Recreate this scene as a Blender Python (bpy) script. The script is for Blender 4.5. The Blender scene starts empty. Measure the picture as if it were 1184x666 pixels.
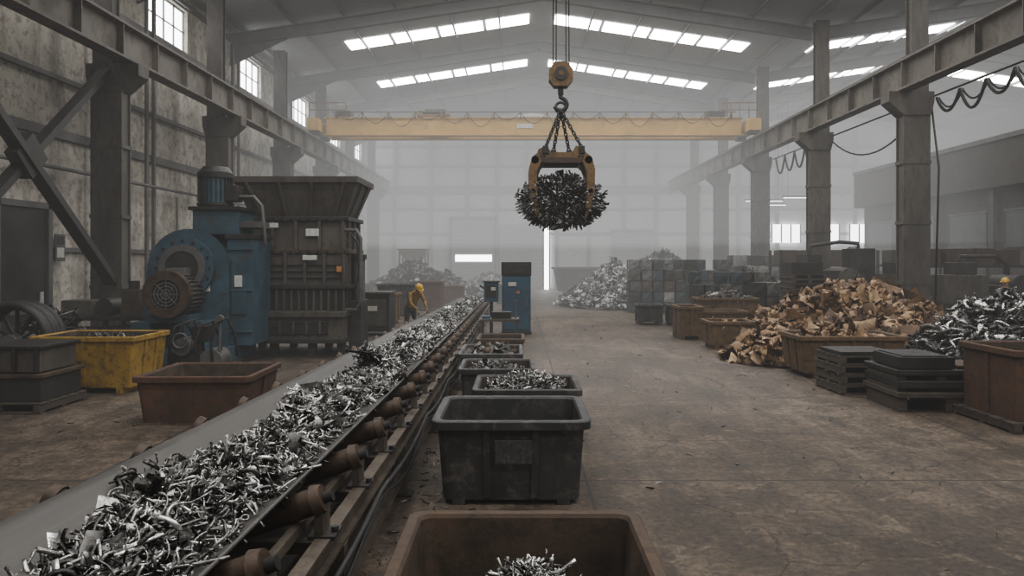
import bpy, math, random
import numpy as np
from mathutils import Vector, Matrix, Euler
random.seed(7)
SC=bpy.context.scene
# ------------------------------------------------------------------ materials
def _n(nt,t,**k):
    n=nt.nodes.new(t)
    for a,b in k.items(): setattr(n,a,b)
    return n
def _ramp(nt,inp,stops):
    r=nt.nodes.new('ShaderNodeValToRGB')
    e=r.color_ramp.elements
    while len(e)<len(stops): e.new(0.5)
    for i,(p,c) in enumerate(stops):
        e[i].position=p
        e[i].color=(c[0],c[1],c[2],1) if hasattr(c,'__len__') else (c,c,c,1)
    nt.links.new(inp,r.inputs[0]); return r
def _noise(nt,vec,scale,detail=6,rough=.6,dist=0):
    n=nt.nodes.new('ShaderNodeTexNoise'); n.inputs['Scale'].default_value=scale
    n.inputs['Detail'].default_value=detail; n.inputs['Roughness'].default_value=rough
    n.inputs['Distortion'].default_value=dist
    nt.links.new(vec,n.inputs['Vector']); return n
def _mix(nt,f,a,b,mode='MIX'):
    m=nt.nodes.new('ShaderNodeMix'); m.data_type='RGBA'; m.blend_type=mode
    if isinstance(f,(int,float)): m.inputs[0].default_value=f
    else: nt.links.new(f,m.inputs[0])
    for i,x in ((6,a),(7,b)):
        if isinstance(x,tuple): m.inputs[i].default_value=(x[0],x[1],x[2],1)
        else: nt.links.new(x,m.inputs[i])
    return m.outputs[2]
MATS={}
def M(name,c1,c2,c3=None,scale=2.0,rough=.6,metal=0.0,bump=.25,amt=.5,stretch=(1,1,1),bscale=30):
    m=bpy.data.materials.new(name); m.use_nodes=True; nt=m.node_tree
    bs=nt.nodes['Principled BSDF']
    tc=_n(nt,'ShaderNodeTexCoord'); mp=_n(nt,'ShaderNodeMapping'); mp.inputs['Scale'].default_value=stretch
    nt.links.new(tc.outputs['Object'],mp.inputs[0]); v=mp.outputs[0]
    n1=_noise(nt,v,scale,8,.65)
    col=_ramp(nt,n1.outputs[0],[(.35,c1),(.65,c2)]).outputs[0]
    if c3:
        n2=_noise(nt,v,scale*3.1,10,.7,.3)
        f=_ramp(nt,n2.outputs[0],[(max(0,.66-amt*.3),0.0),(.80-amt*.2,.9)]).outputs[0]
        col=_mix(nt,f,col,c3)
    nt.links.new(col,bs.inputs['Base Color'])
    n3=_noise(nt,v,bscale,6,.7)
    rr=_ramp(nt,n1.outputs[0],[(.3,max(.05,rough-.15)),(.7,min(1,rough+.12))])
    nt.links.new(rr.outputs[0],bs.inputs['Roughness'])
    bs.inputs['Metallic'].default_value=metal
    b=_n(nt,'ShaderNodeBump'); b.inputs['Strength'].default_value=bump; b.inputs['Distance'].default_value=.02
    nt.links.new(n3.outputs[0],b.inputs['Height']); nt.links.new(b.outputs[0],bs.inputs['Normal'])
    MATS[name]=m; return m
def MT(name,stops,rough=.35,metal=.9,bump=.2):
    m=bpy.data.materials.new(name); m.use_nodes=True; nt=m.node_tree
    bs=nt.nodes['Principled BSDF']
    at=_n(nt,'ShaderNodeAttribute',attribute_name='tone')
    r=_ramp(nt,at.outputs['Fac'],stops)
    tc=_n(nt,'ShaderNodeTexCoord'); n=_noise(nt,tc.outputs['Object'],14,5)
    f=_ramp(nt,n.outputs[0],[(.35,.5),(.65,1.0)])
    c=_mix(nt,1.0,r.outputs[0],f.outputs[0],'MULTIPLY')
    nt.links.new(c,bs.inputs['Base Color'])
    bs.inputs['Metallic'].default_value=metal
    rr=_ramp(nt,n.outputs[0],[(.3,max(.05,rough-.12)),(.7,rough+.15)])
    nt.links.new(rr.outputs[0],bs.inputs['Roughness'])
    b=_n(nt,'ShaderNodeBump'); b.inputs['Strength'].default_value=bump; b.inputs['Distance'].default_value=.01
    n3=_noise(nt,tc.outputs['Object'],60,3); nt.links.new(n3.outputs[0],b.inputs['Height']); nt.links.new(b.outputs[0],bs.inputs['Normal'])
    return m
def ME(name,c,s):
    m=bpy.data.materials.new(name); m.use_nodes=True; nt=m.node_tree
    bs=nt.nodes['Principled BSDF']; bs.inputs['Base Color'].default_value=(*c,1)
    bs.inputs['Emission Color'].default_value=(*c,1); bs.inputs['Emission Strength'].default_value=s
    return m
steel=M('grey_steel',(.085,.083,.08),(.145,.14,.135),(.09,.06,.045),1.2,.6,.3,amt=.35)
steeld=M('dark_steel',(.022,.022,.021),(.050,.048,.045),(.06,.038,.027),1.5,.55,.4,amt=.4)
beamm=M('beam_paint',(.082,.073,.060),(.165,.149,.126),(.055,.04,.03),.7,.65,.1,amt=.6,stretch=(1,1,.8))
colm=M('column_paint',(.050,.045,.040),(.105,.095,.082),(.04,.031,.026),.9,.65,.1,amt=.6,stretch=(1.5,1.5,.5))
roofst=M('roof_steel',(.11,.112,.112),(.16,.162,.162),None,.8,.7,.1)
yellow=M('crane_yellow',(.40,.24,.06),(.53,.33,.095),(.20,.12,.06),.8,.6,.0,amt=.3)
yrust=M('rusty_yellow',(.11,.072,.037),(.21,.128,.048),(.05,.034,.026),5,.6,.3,amt=.6)
ybin=M('yellow_bin_paint',(.24,.145,.024),(.35,.222,.033),(.09,.052,.026),2.2,.6,.0,amt=.62)
rustbin=M('rusty_bin',(.062,.034,.022),(.13,.065,.038),(.055,.042,.034),2.5,.75,.15,amt=.7)
rustdk=M('rust_dark',(.045,.030,.021),(.095,.062,.040),(.04,.030,.024),3,.75,.2,amt=.6)
brownbin=M('brown_bin',(.10,.060,.028),(.165,.100,.047),(.05,.034,.023),2.5,.75,.15,amt=.7)
plastic=M('dark_bin_plastic',(.020,.021,.022),(.040,.040,.040),(.11,.096,.082),1.9,.55,.0,amt=.5,bump=.15)
interior=M('bin_interior_rust',(.042,.030,.022),(.10,.069,.047),(.03,.025,.021),3,.75,.1)
blue=M('machine_blue',(.028,.060,.085),(.046,.098,.135),(.05,.043,.037),1.4,.55,.1,amt=.55)
blued=M('cabinet_blue',(.026,.073,.118),(.038,.102,.16),(.05,.06,.065),1.2,.5,.1,amt=.35)
machg=M('hopper_grey',(.052,.048,.042),(.11,.099,.084),(.055,.035,.025),1.5,.65,.25,amt=.55,stretch=(1,1,.6))
rubber=M('belt_rubber',(.052,.050,.047),(.095,.091,.084),(.13,.12,.106),1.1,.6,.0,amt=.2,bump=.1,stretch=(7,.25,1))
roller=M('roller_rust',(.05,.034,.025),(.105,.072,.050),(.04,.034,.03),6,.55,.4)
frame=M('conveyor_frame',(.075,.061,.048),(.135,.113,.09),(.05,.033,.024),2.5,.65,.3,amt=.5)
black=M('black_rubber',(.012,.012,.013),(.03,.03,.03),None,5,.6,.0)
label=M('label_white',(.45,.45,.42),(.6,.6,.56),None,9,.6)
labelo=M('label_orange',(.4,.16,.05),(.5,.23,.07),None,9,.6)
wood=M('grimy_wood',(.04,.031,.024),(.088,.069,.052),(.03,.026,.022),3,.8,.0,stretch=(1,6,6))
roofm=M('roof_sheet',(.18,.182,.182),(.23,.231,.231),(.14,.14,.14),.3,.7,.1,amt=.3,bump=.05)
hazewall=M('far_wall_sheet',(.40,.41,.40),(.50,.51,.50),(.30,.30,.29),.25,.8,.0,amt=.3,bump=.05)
girt=M('wall_girt',(.18,.185,.185),(.25,.255,.255),None,1,.7)
officem=M('office_cladding',(.038,.034,.029),(.068,.060,.052),(.036,.029,.024),.5,.8)
glassd=M('dark_glass',(.05,.055,.055),(.08,.085,.085),None,1,.2)
doorm=M('roller_door',(.20,.21,.21),(.27,.28,.28),(.18,.18,.18),.4,.6,.1,amt=.2)
skin=M('skin',(.36,.21,.14),(.44,.27,.19),None,8,.5)
jacket=M('hi_vis_jacket',(.25,.15,.045),(.38,.23,.06),(.07,.05,.035),5,.8,amt=.7)
trous=M('work_trousers',(.03,.032,.04),(.06,.06,.07),None,6,.85)
glove=M('work_glove',(.14,.11,.08),(.2,.16,.12),None,9,.8)
boot=M('boot_leather',(.03,.022,.016),(.05,.04,.03),None,9,.6)
helm=M('helmet_yellow',(.60,.36,.04),(.7,.44,.06),None,5,.35)
eyed=M('eye_dark',(.02,.02,.02),(.04,.03,.03),None,5,.3)
sky_e=ME('skylight_glow',(1.0,.985,.965),14.0)
win_e=ME('window_glow',(.97,.98,1.0),6.0)
slit_e=ME('daylight_gap',(.97,.98,1.0),8)
silver=MT('silver_swarf',[(0,(.035,.034,.033)),(.28,(.16,.158,.152)),(.6,(.42,.415,.40)),(1,(.92,.91,.89))],.27,.93)
darkscrap=MT('dark_scrap',[(0,(.02,.02,.02)),(.5,(.10,.098,.095)),(.8,(.26,.26,.255)),(1,(.6,.6,.6))],.35,.85)
brass=MT('copper_brass_scrap',[(0,(.05,.028,.017)),(.35,(.16,.09,.044)),(.7,(.34,.21,.11)),(1,(.56,.41,.25))],.5,.25)
mixed=MT('mixed_scrap',[(0,(.03,.03,.03)),(.4,(.13,.12,.11)),(.6,(.10,.06,.04)),(.75,(.27,.27,.265)),(1,(.55,.55,.54))],.5,.5)
pale=MT('pale_scrap',[(0,(.07,.07,.068)),(.5,(.23,.23,.225)),(1,(.66,.66,.65))],.45,.5)
balem=MT('bale_faces',[(0,(.025,.027,.028)),(.3,(.07,.073,.075)),(.45,(.045,.065,.08)),(.6,(.12,.12,.11)),(.75,(.09,.055,.036)),(.85,(.19,.19,.19)),(1,(.32,.31,.29))],.5,.4,.9)
moundm=M('scrap_fines',(.022,.021,.02),(.065,.062,.058),(.12,.115,.11),9,.7,.4,bump=.9)
moundb=M('brass_fines',(.05,.03,.02),(.12,.07,.04),(.04,.028,.02),9,.7,.2,bump=.9)

def floor_mat():
    m=bpy.data.materials.new('worn_concrete_floor'); m.use_nodes=True; nt=m.node_tree; bs=nt.nodes['Principled BSDF']
    tc=_n(nt,'ShaderNodeTexCoord'); v=tc.outputs['Object']
    n1=_noise(nt,v,.30,10,.70,.4)
    col=_ramp(nt,n1.outputs[0],[(.38,(.050,.036,.025)),(.5,(.098,.073,.051)),(.62,(.155,.118,.085))]).outputs[0]
    mp=_n(nt,'ShaderNodeMapping'); mp.inputs['Scale'].default_value=(2.0,.3,1); mp.inputs['Rotation'].default_value=(0,0,.12); nt.links.new(v,mp.inputs[0])
    n2=_noise(nt,mp.outputs[0],1.0,8,.7,.6)
    f2=_ramp(nt,n2.outputs[0],[(.45,0.0),(.62,.6)])
    col=_mix(nt,f2.outputs[0],col,(.036,.027,.020))
    n5=_noise(nt,v,2.6,9,.80,.5)
    f5=_ramp(nt,n5.outputs[0],[(.49,0.0),(.58,.75)]); col=_mix(nt,f5.outputs[0],col,(.040,.030,.022))
    f6=_ramp(nt,n5.outputs[0],[(.37,.6),(.46,0.0)]); col=_mix(nt,f6.outputs[0],col,(.20,.158,.118))
    n4=_noise(nt,v,14,8,.88)
    f4=_ramp(nt,n4.outputs[0],[(.39,.38),(.61,1.55)])
    col=_mix(nt,1.0,col,f4.outputs[0],'MULTIPLY')
    nd=_noise(nt,v,1.3,5,.6); 
    vm=_n(nt,'ShaderNodeVectorMath',operation='SCALE'); vm.inputs['Scale'].default_value=.7; nt.links.new(nd.outputs['Color'],vm.inputs[0])
    va=_n(nt,'ShaderNodeVectorMath',operation='ADD'); nt.links.new(v,va.inputs[0]); nt.links.new(vm.outputs[0],va.inputs[1])
    vo=_n(nt,'ShaderNodeTexVoronoi',feature='DISTANCE_TO_EDGE'); vo.inputs['Scale'].default_value=.9; nt.links.new(va.outputs[0],vo.inputs['Vector'])
    cr=_ramp(nt,vo.outputs['Distance'],[(.0,1.0),(.013,0.0)])
    nm=_noise(nt,v,.6,3); cm=_ramp(nt,nm.outputs[0],[(.42,0.0),(.58,.85)])
    cf=_n(nt,'ShaderNodeMath',operation='MULTIPLY'); nt.links.new(cr.outputs[0],cf.inputs[0]); nt.links.new(cm.outputs[0],cf.inputs[1])
    col=_mix(nt,cf.outputs[0],col,(.022,.017,.013))
    br=_n(nt,'ShaderNodeTexBrick'); br.offset=0; br.inputs['Scale'].default_value=1; br.inputs['Mortar Size'].default_value=.018
    br.inputs['Brick Width'].default_value=5.2; br.inputs['Row Height'].default_value=3.9
    mj=_n(nt,'ShaderNodeMapping'); mj.inputs['Location'].default_value=(4.5,.15,0); nt.links.new(v,mj.inputs[0]); nt.links.new(mj.outputs[0],br.inputs['Vector'])
    col=_mix(nt,br.outputs['Fac'],col,(.032,.025,.02))
    nt.links.new(col,bs.inputs['Base Color'])
    rr=_ramp(nt,n5.outputs[0],[(.3,.68),(.7,.5)]); nt.links.new(rr.outputs[0],bs.inputs['Roughness'])
    b=_n(nt,'ShaderNodeBump'); b.inputs['Strength'].default_value=.65; b.inputs['Distance'].default_value=.02
    ad=_n(nt,'ShaderNodeMath',operation='SUBTRACT'); nt.links.new(n4.outputs[0],ad.inputs[0]); nt.links.new(cf.outputs[0],ad.inputs[1])
    nt.links.new(ad.outputs[0],b.inputs['Height']); nt.links.new(b.outputs[0],bs.inputs['Normal'])
    return m
def wall_mat():
    m=bpy.data.materials.new('stained_plaster_wall'); m.use_nodes=True; nt=m.node_tree; bs=nt.nodes['Principled BSDF']
    tc=_n(nt,'ShaderNodeTexCoord'); v=tc.outputs['Object']
    n1=_noise(nt,v,.5,10,.7,.3)
    col=_ramp(nt,n1.outputs[0],[(.30,(.25,.23,.195)),(.5,(.40,.375,.325)),(.68,(.53,.50,.44))]).outputs[0]
    mp=_n(nt,'ShaderNodeMapping'); mp.inputs['Scale'].default_value=(1,1.3,.5); nt.links.new(v,mp.inputs[0])
    n2=_noise(nt,mp.outputs[0],1.1,8,.7,.5)
    f=_ramp(nt,n2.outputs[0],[(.48,0.0),(.68,.8)]); col=_mix(nt,f.outputs[0],col,(.12,.102,.082))
    n3=_noise(nt,v,4,8,.75); f3=_ramp(nt,n3.outputs[0],[(.50,0.0),(.60,.75)]); col=_mix(nt,f3.outputs[0],col,(.16,.14,.115))
    nt.links.new(col,bs.inputs['Base Color']); bs.inputs['Roughness'].default_value=.85
    b=_n(nt,'ShaderNodeBump'); b.inputs['Strength'].default_value=.4; b.inputs['Distance'].default_value=.03
    nt.links.new(n3.outputs[0],b.inputs['Height']); nt.links.new(b.outputs[0],bs.inputs['Normal'])
    return m
floorm=floor_mat(); wallm=wall_mat()
# ------------------------------------------------------------------ mesh builder
class B:
    def __init__(s): s.v=[];s.f=[];s.m=[];s.s=[];s.mats=[]
    def mi(s,mat):
        if mat not in s.mats: s.mats.append(mat)
        return s.mats.index(mat)
    def add(s,V,F,mat,smooth=False):
        o=len(s.v); s.v.extend([tuple(x) for x in V]); k=s.mi(mat)
        for f in F: s.f.append([i+o for i in f]); s.m.append(k); s.s.append(smooth)
    def box(s,cx,cy,cz,sx,sy,sz,mat,R=None):
        V=[Vector((x*sx/2,y*sy/2,z*sz/2)) for x in(-1,1) for y in(-1,1) for z in(-1,1)]
        if R: V=[R@q for q in V]
        c=Vector((cx,cy,cz)); V=[q+c for q in V]
        s.add(V,[(0,1,3,2),(4,6,7,5),(0,4,5,1),(2,3,7,6),(0,2,6,4),(1,5,7,3)],mat)
    def bb(s,x0,x1,y0,y1,z0,z1,mat): s.box((x0+x1)/2,(y0+y1)/2,(z0+z1)/2,abs(x1-x0),abs(y1-y0),abs(z1-z0),mat)
    def fr(s,p0,p1):
        d=(Vector(p1)-Vector(p0)).normalized(); a=Vector((0,0,1)) if abs(d.z)<.95 else Vector((0,1,0))
        u=d.cross(a).normalized(); w=u.cross(d); return d,u,w
    def cyl(s,p0,p1,r0,mat,r1=None,n=16,caps=True,smooth=True):
        r1=r0 if r1 is None else r1; d,u,w=s.fr(p0,p1); V=[]
        for p,r in((Vector(p0),r0),(Vector(p1),r1)):
            for i in range(n):
                a=2*math.pi*i/n; V.append(p+u*math.cos(a)*r+w*math.sin(a)*r)
        s.add(V,[(i,(i+1)%n,n+(i+1)%n,n+i) for i in range(n)],mat,smooth)
        if caps:
            s.add(V[:n],[list(range(n))[::-1]],mat); s.add(V[n:],[list(range(n))],mat)
    def tube(s,pts,r,mat,n=8,rad=None):
        pts=[Vector(p) for p in pts]; V=[]; up=None
        for k,p in enumerate(pts):
            a=pts[max(0,k-1)]; b=pts[min(len(pts)-1,k+1)]; d=(b-a).normalized()
            if up is None: up=Vector((0,0,1)) if abs(d.z)<.9 else Vector((0,1,0))
            u=d.cross(up).normalized(); w=u.cross(d); up=w
            rr=rad[k] if rad else r
            for i in range(n):
                t=2*math.pi*i/n; V.append(p+u*math.cos(t)*rr+w*math.sin(t)*rr)
        F=[]
        for k in range(len(pts)-1):
            for i in range(n): F.append((k*n+i,k*n+(i+1)%n,(k+1)*n+(i+1)%n,(k+1)*n+i))
        F.append(list(range(n))[::-1]); F.append([len(V)-n+i for i in range(n)])
        s.add(V,F,mat,True)
    def beam(s,p0,p1,w,h,mat,up=(0,0,1),t=None):
        p0=Vector(p0);p1=Vector(p1); d=(p1-p0).normalized(); u=d.cross(Vector(up)).normalized(); k=u.cross(d)
        def bar(o,ww,hh):
            V=[]
            for p in(p0,p1):
                for a,b in((-1,-1),(1,-1),(1,1),(-1,1)): V.append(p+k*o+u*a*ww/2+k*b*hh/2)
            s.add(V,[(0,1,2,3),(7,6,5,4),(0,4,5,1),(1,5,6,2),(2,6,7,3),(3,7,4,0)],mat)
        if t is None: bar(0,w,h)
        else: bar(h/2-t/2,w,t); bar(-h/2+t/2,w,t); bar(0,t*.7,h-2*t)
    def prism(s,poly,y0,y1,mat,axis='y',smooth=False):
        ar=sum(poly[i][0]*poly[(i+1)%len(poly)][1]-poly[(i+1)%len(poly)][0]*poly[i][1] for i in range(len(poly)))
        if (ar>0)==(axis=='y'): poly=poly[::-1]          # outward normals
        n=len(poly)
        def mk(a,b,c): return {'y':(a,c,b),'x':(c,a,b),'z':(a,b,c)}[axis]
        V=[mk(a,b,y0) for a,b in poly]+[mk(a,b,y1) for a,b in poly]
        s.add(V,[(i,(i+1)%n,n+(i+1)%n,n+i) for i in range(n)],mat,smooth)
        s.add(V,[list(range(n))[::-1],[n+i for i in range(n)]],mat)
    def loops(s,L,mats,capb=True,capt=False,smooth=False):
        for k in range(len(L)-1):
            n=len(L[k]); V=list(L[k])+list(L[k+1])
            s.add(V,[(i,(i+1)%n,n+(i+1)%n,n+i) for i in range(n)],mats[k],smooth)
        if capb: s.add(L[0],[list(range(len(L[0])))[::-1]],mats[0])
        if capt: s.add(L[-1],[list(range(len(L[-1])))],mats[-1])
    def torus(s,c,R,r,mat,Mx=None,n=28,k=8,a0=0,a1=2*math.pi):
        V=[];full=abs(a1-a0-2*math.pi)<1e-4; m=n if full else n+1
        for i in range(m):
            a=a0+(a1-a0)*i/n
            for j in range(k):
                t=2*math.pi*j/k; q=Vector(((R+r*math.cos(t))*math.cos(a),(R+r*math.cos(t))*math.sin(a),r*math.sin(t)))
                if Mx: q=Mx@q
                V.append(q+Vector(c))
        F=[]
        for i in range(n):
            i2=(i+1)%m
            for j in range(k): F.append((i*k+j,i2*k+j,i2*k+(j+1)%k,i*k+(j+1)%k))
        s.add(V,F,mat,True)
    def ell(s,c,rx,ry,rz,mat,Mx=None,n=16,k=10,z0=-1.0):
        V=[]
        a0=math.asin(max(-1,z0))
        for i in range(k+1):
            p=a0+(math.pi/2-a0)*i/k
            for j in range(n):
                t=2*math.pi*j/n; q=Vector((rx*math.cos(p)*math.cos(t),ry*math.cos(p)*math.sin(t),rz*math.sin(p)))
                if Mx: q=Mx@q
                V.append(q+Vector(c))
        F=[(i*n+j,i*n+(j+1)%n,(i+1)*n+(j+1)%n,(i+1)*n+j) for i in range(k) for j in range(n)]
        F.append(list(range(n))[::-1])
        s.add(V,F,mat,True)
    def obj(s,name,loc=(0,0,0),rz=0,bevel=0,seg=2,parent=None):
        me=bpy.data.meshes.new(name); me.from_pydata(s.v,[],s.f)
        for m in s.mats: me.materials.append(m)
        me.polygons.foreach_set('material_index',s.m); me.polygons.foreach_set('use_smooth',s.s)
        me.update(); o=bpy.data.objects.new(name,me); SC.collection.objects.link(o)
        o.location=loc; o.rotation_euler=(0,0,rz)
        if bevel:
            b=o.modifiers.new('bevel','BEVEL'); b.width=bevel; b.segments=seg; b.limit_method='ANGLE'; b.angle_limit=math.radians(50)
        if parent: o.parent=parent
        return o
# ------------------------------------------------------------------ scrap generator (quads only)
rng=np.random.default_rng(11)
def t_ribbon(turn,w,helix,n=8,twist=0.0,wob=0.0,th0=.10):
    t=np.linspace(0,1,n+1); a=turn*t
    r=1/max(turn,.01)
    p=np.stack([r*np.sin(a),r*(1-np.cos(a)),helix*t],1)
    p+=wob*np.stack([np.zeros(n+1),np.sin(t*9),np.cos(t*7)],1)
    tang=np.gradient(p,axis=0); tang/=np.linalg.norm(tang,axis=1)[:,None]
    z=np.array([0,0,1.0]); side=np.cross(tang,z); side/=np.linalg.norm(side,axis=1)[:,None]
    ax=np.cross(side,tang)
    th=twist*t[:,None]; d=ax*np.cos(th)+side*np.sin(th)
    th_=side*np.cos(th)-ax*np.sin(th)
    e=w*th0
    V=np.concatenate([p-d*w/2-th_*e,p+d*w/2-th_*e,p+d*w/2+th_*e,p-d*w/2+th_*e]); V-=V.mean(0)
    m=n+1; F=[]
    for i in range(n):
        for k in range(4):
            k2=(k+1)%4
            F.append((k*m+i,k2*m+i,k2*m+i+1,k*m+i+1))
    F.append((0,3*m,2*m,m)); F.append((n,m+n,2*m+n,3*m+n))
    return V,np.array(F)
def t_chunk(a,b,c,j=.25):
    V=np.array([(x,y,z) for x in(-.5,.5) for y in(-.5,.5) for z in(-.5,.5)])*[a,b,c]
    V=V*(1+rng.uniform(-j,j,V.shape))
    return V,np.array([(0,1,3,2),(4,6,7,5),(0,4,5,1),(2,3,7,6),(0,2,6,4),(1,5,7,3)])
def t_plate(n=3,w=.7,j=.18):
    V=np.array([(i/n-.5,(k/n-.5)*w,0) for i in range(n+1) for k in range(n+1)])+rng.normal(0,j*.4,((n+1)**2,3))*[.5,.5,1]
    V2=V+[0,0,.03]
    m=(n+1)**2
    F=[(i*(n+1)+k,(i+1)*(n+1)+k,(i+1)*(n+1)+k+1,i*(n+1)+k+1) for i in range(n) for k in range(n)]
    F2=[tuple(m+q for q in f[::-1]) for f in F]
    return np.concatenate([V,V2]),np.array(F+F2)
def t_pipe(r,l=1,n=8,bend=0):
    a=np.arange(n)*2*np.pi/n; S=[]
    for k,x in enumerate((-.5,0,.5)):
        S.append(np.stack([np.full(n,x*l),r*np.cos(a),r*np.sin(a)+(bend if k==1 else 0)],1))
    for k,x in enumerate((.5,0,-.5)):
        S.append(np.stack([np.full(n,x*l),.8*r*np.cos(a),.8*r*np.sin(a)+(bend if k==1 else 0)],1))
    V=np.concatenate(S); F=[]
    for k in range(6):
        k2=(k+1)%6
        for i in range(n): F.append((k*n+i,k*n+(i+1)%n,k2*n+(i+1)%n,k2*n+i))
    return V,np.array(F)
def t_ring(R=.5,r=.3,h=.08,n=16):
    a=np.arange(n)*2*np.pi/n; S=[]
    for rr,z in((R,-h),(R,h),(r,h),(r,-h)): S.append(np.stack([rr*np.cos(a),rr*np.sin(a),np.full(n,z)],1))
    V=np.concatenate(S); F=[]
    for k in range(4):
        k2=(k+1)%4
        for i in range(n): F.append((k*n+i,k*n+(i+1)%n,k2*n+(i+1)%n,k2*n+i))
    return V,np.array(F)
T_SWARF=[t_ribbon(.8,.06,.0,6,.8,0,.3),t_ribbon(1.8,.075,.15,9,.5,0,.2),t_ribbon(3.4,.07,.2,12,.2,0,.2),t_ribbon(5.5,.08,.45,18,0,0,.12),t_ribbon(1.2,.10,.1,7,1.6,0,.12),t_ribbon(.35,.055,.05,4,.5,.02,.45),
 t_ribbon(2.6,.12,.1,9,.6,0,.12),t_ribbon(.9,.05,.2,7,2,.05,.4),t_ribbon(1.5,.06,.1,8,1,.03,.4),t_pipe(.042,1,6,.06),t_ribbon(.6,.15,.05,5,1.2,.02,.08),t_ring(.3,.2,.04,12),t_pipe(.035,1.1,6,.02)]
T_SWARFX=T_SWARF+[t_plate(2,.5,.3)]
T_DARK=[t_ribbon(.6,.16,.1,4,1.2),t_ribbon(1.2,.12,.1,5,1.5),t_plate(2,.4),t_chunk(1,.18,.12),t_ribbon(.3,.10,0,3,.5),t_ribbon(1.8,.10,.1,6,1),t_pipe(.07)]
T_CABLE=[t_ribbon(3.0,.05,.2,14,0,0,.5),t_ribbon(5.5,.06,.3,20,0,.02,.5),t_ribbon(1.5,.05,.1,10,0,.06,.5),t_pipe(.06,1.2,8,.1),t_ribbon(4,.045,.1,16,0,.03,.5)]
T_BRASS=[t_plate(3,.7,.35),t_plate(2,.6,.35),t_ribbon(2.0,.35,.1,7,.8),t_chunk(.8,.4,.2,.35),t_pipe(.16,.9,10,.1),t_ribbon(3.0,.35,.1,8,.3),t_plate(3,.5,.45),t_pipe(.22,.6,10),t_ribbon(1.2,.16,.1,6,1),t_plate(2,.9,.5)]
T_MIX=[t_plate(2,.6),t_chunk(.7,.5,.4,.3),t_ribbon(1.2,.2,.1,5,1),t_pipe(.12),t_plate(3,.8,.3),t_chunk(1,.3,.2)]
T_PARTS=[t_ring(.5,.28,.06),t_ribbon(1.5,.14,.1,8,.6),t_ribbon(2.5,.2,.1,8,.2),t_pipe(.08,1.2,8,.06),t_pipe(.14,.9,10),t_plate(3,.4),t_ring(.42,.3,.14),t_chunk(1,.2,.15),t_ribbon(.5,.1,0,4,.4),t_pipe(.05,1.4,8,.1),t_pipe(.09,1.3,8,.2),t_ribbon(3.5,.12,.2,12,.2)]
def scrap(name,P,S,T,mat,seed=1,flat=.6,base=None,basemat=None,loc=(0,0,0),rz=0,tonepow=1.0,parent=None,out=None):
    r=np.random.default_rng(seed); N=len(P); kind=r.integers(0,len(T),N)
    az=r.uniform(0,2*np.pi,N); tx=r.normal(0,flat,N); ty=r.normal(0,flat,N)
    def Rz(a):
        c,s=np.cos(a),np.sin(a);o=np.zeros_like(a);i=np.ones_like(a); return np.stack([c,-s,o,s,c,o,o,o,i],1).reshape(-1,3,3)
    def Rx(a):
        c,s=np.cos(a),np.sin(a);o=np.zeros_like(a);i=np.ones_like(a); return np.stack([i,o,o,o,c,-s,o,s,c],1).reshape(-1,3,3)
    def Ry(a):
        c,s=np.cos(a),np.sin(a);o=np.zeros_like(a);i=np.ones_like(a); return np.stack([c,o,s,o,i,o,-s,o,c],1).reshape(-1,3,3)
    R=Rz(az)@Rx(tx)@Ry(ty)@Rx(r.choice([0,np.pi/2],N,p=[.6,.4])+r.normal(0,.3,N))
    if out is not None:
        d=out+r.normal(0,.5,out.shape); d/=np.linalg.norm(d,axis=1)[:,None]
        q=r.normal(0,1,out.shape); e=np.cross(d,q); e/=np.linalg.norm(e,axis=1)[:,None]; g=np.cross(d,e)
        R=np.stack([d,e,g],2)
    tone=r.uniform(0,1,N)**tonepow
    VV=[];FF=[];TT=[];off=0
    for k,(V,F) in enumerate(T):
        idx=np.where(kind==k)[0]
        if len(idx)==0: continue
        sc=S[idx][:,None]*r.uniform(.75,1.3,(len(idx),3))
        X=V[None,:,:]*sc[:,None,:]
        X=np.einsum('nij,nvj->nvi',R[idx],X)+P[idx][:,None,:]
        nv=len(V); VV.append(X.reshape(-1,3)); TT.append(np.repeat(tone[idx],nv))
        FF.append((F[None]+(np.arange(len(idx))*nv)[:,None,None]+off).reshape(-1,4)); off+=nv*len(idx)
    nf=sum(len(f) for f in FF)
    if base is not None:
        bv,bf=base; VV.append(bv); TT.append(np.full(len(bv),.3)); FF.append(bf+off); off+=len(bv)
    V=np.concatenate(VV);F=np.concatenate(FF).astype(np.int32);Tn=np.concatenate(TT).astype(np.float32)
    if base is not None or name=='floor_debris': V[:,2]=np.maximum(V[:,2],.002)
    me=bpy.data.meshes.new(name); me.vertices.add(len(V)); me.vertices.foreach_set('co',V.astype(np.float32).ravel())
    me.loops.add(F.size); me.loops.foreach_set('vertex_index',F.ravel())
    me.polygons.add(len(F)); me.polygons.foreach_set('loop_start',np.arange(0,F.size,4,dtype=np.int32))
    mi=np.zeros(len(F),np.int32); mi[nf:]=1; 
    me.materials.append(mat); me.materials.append(basemat or moundm)
    me.update(calc_edges=True); me.polygons.foreach_set('material_index',mi)
    at=me.attributes.new('tone','FLOAT','POINT'); at.data.foreach_set('value',Tn)
    me.update(); me.validate()
    o=bpy.data.objects.new(name,me); SC.collection.objects.link(o); o.location=loc; o.rotation_euler=(0,0,rz)
    if parent: o.parent=parent
    return o
def vnoise(x,y,s,seed=0):
    return (np.sin(x*s+seed)+np.sin(y*s*1.3+seed*2)+np.sin((x+y)*s*.7+seed*3)+np.sin((x-y)*s*1.9+seed))/4
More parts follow.
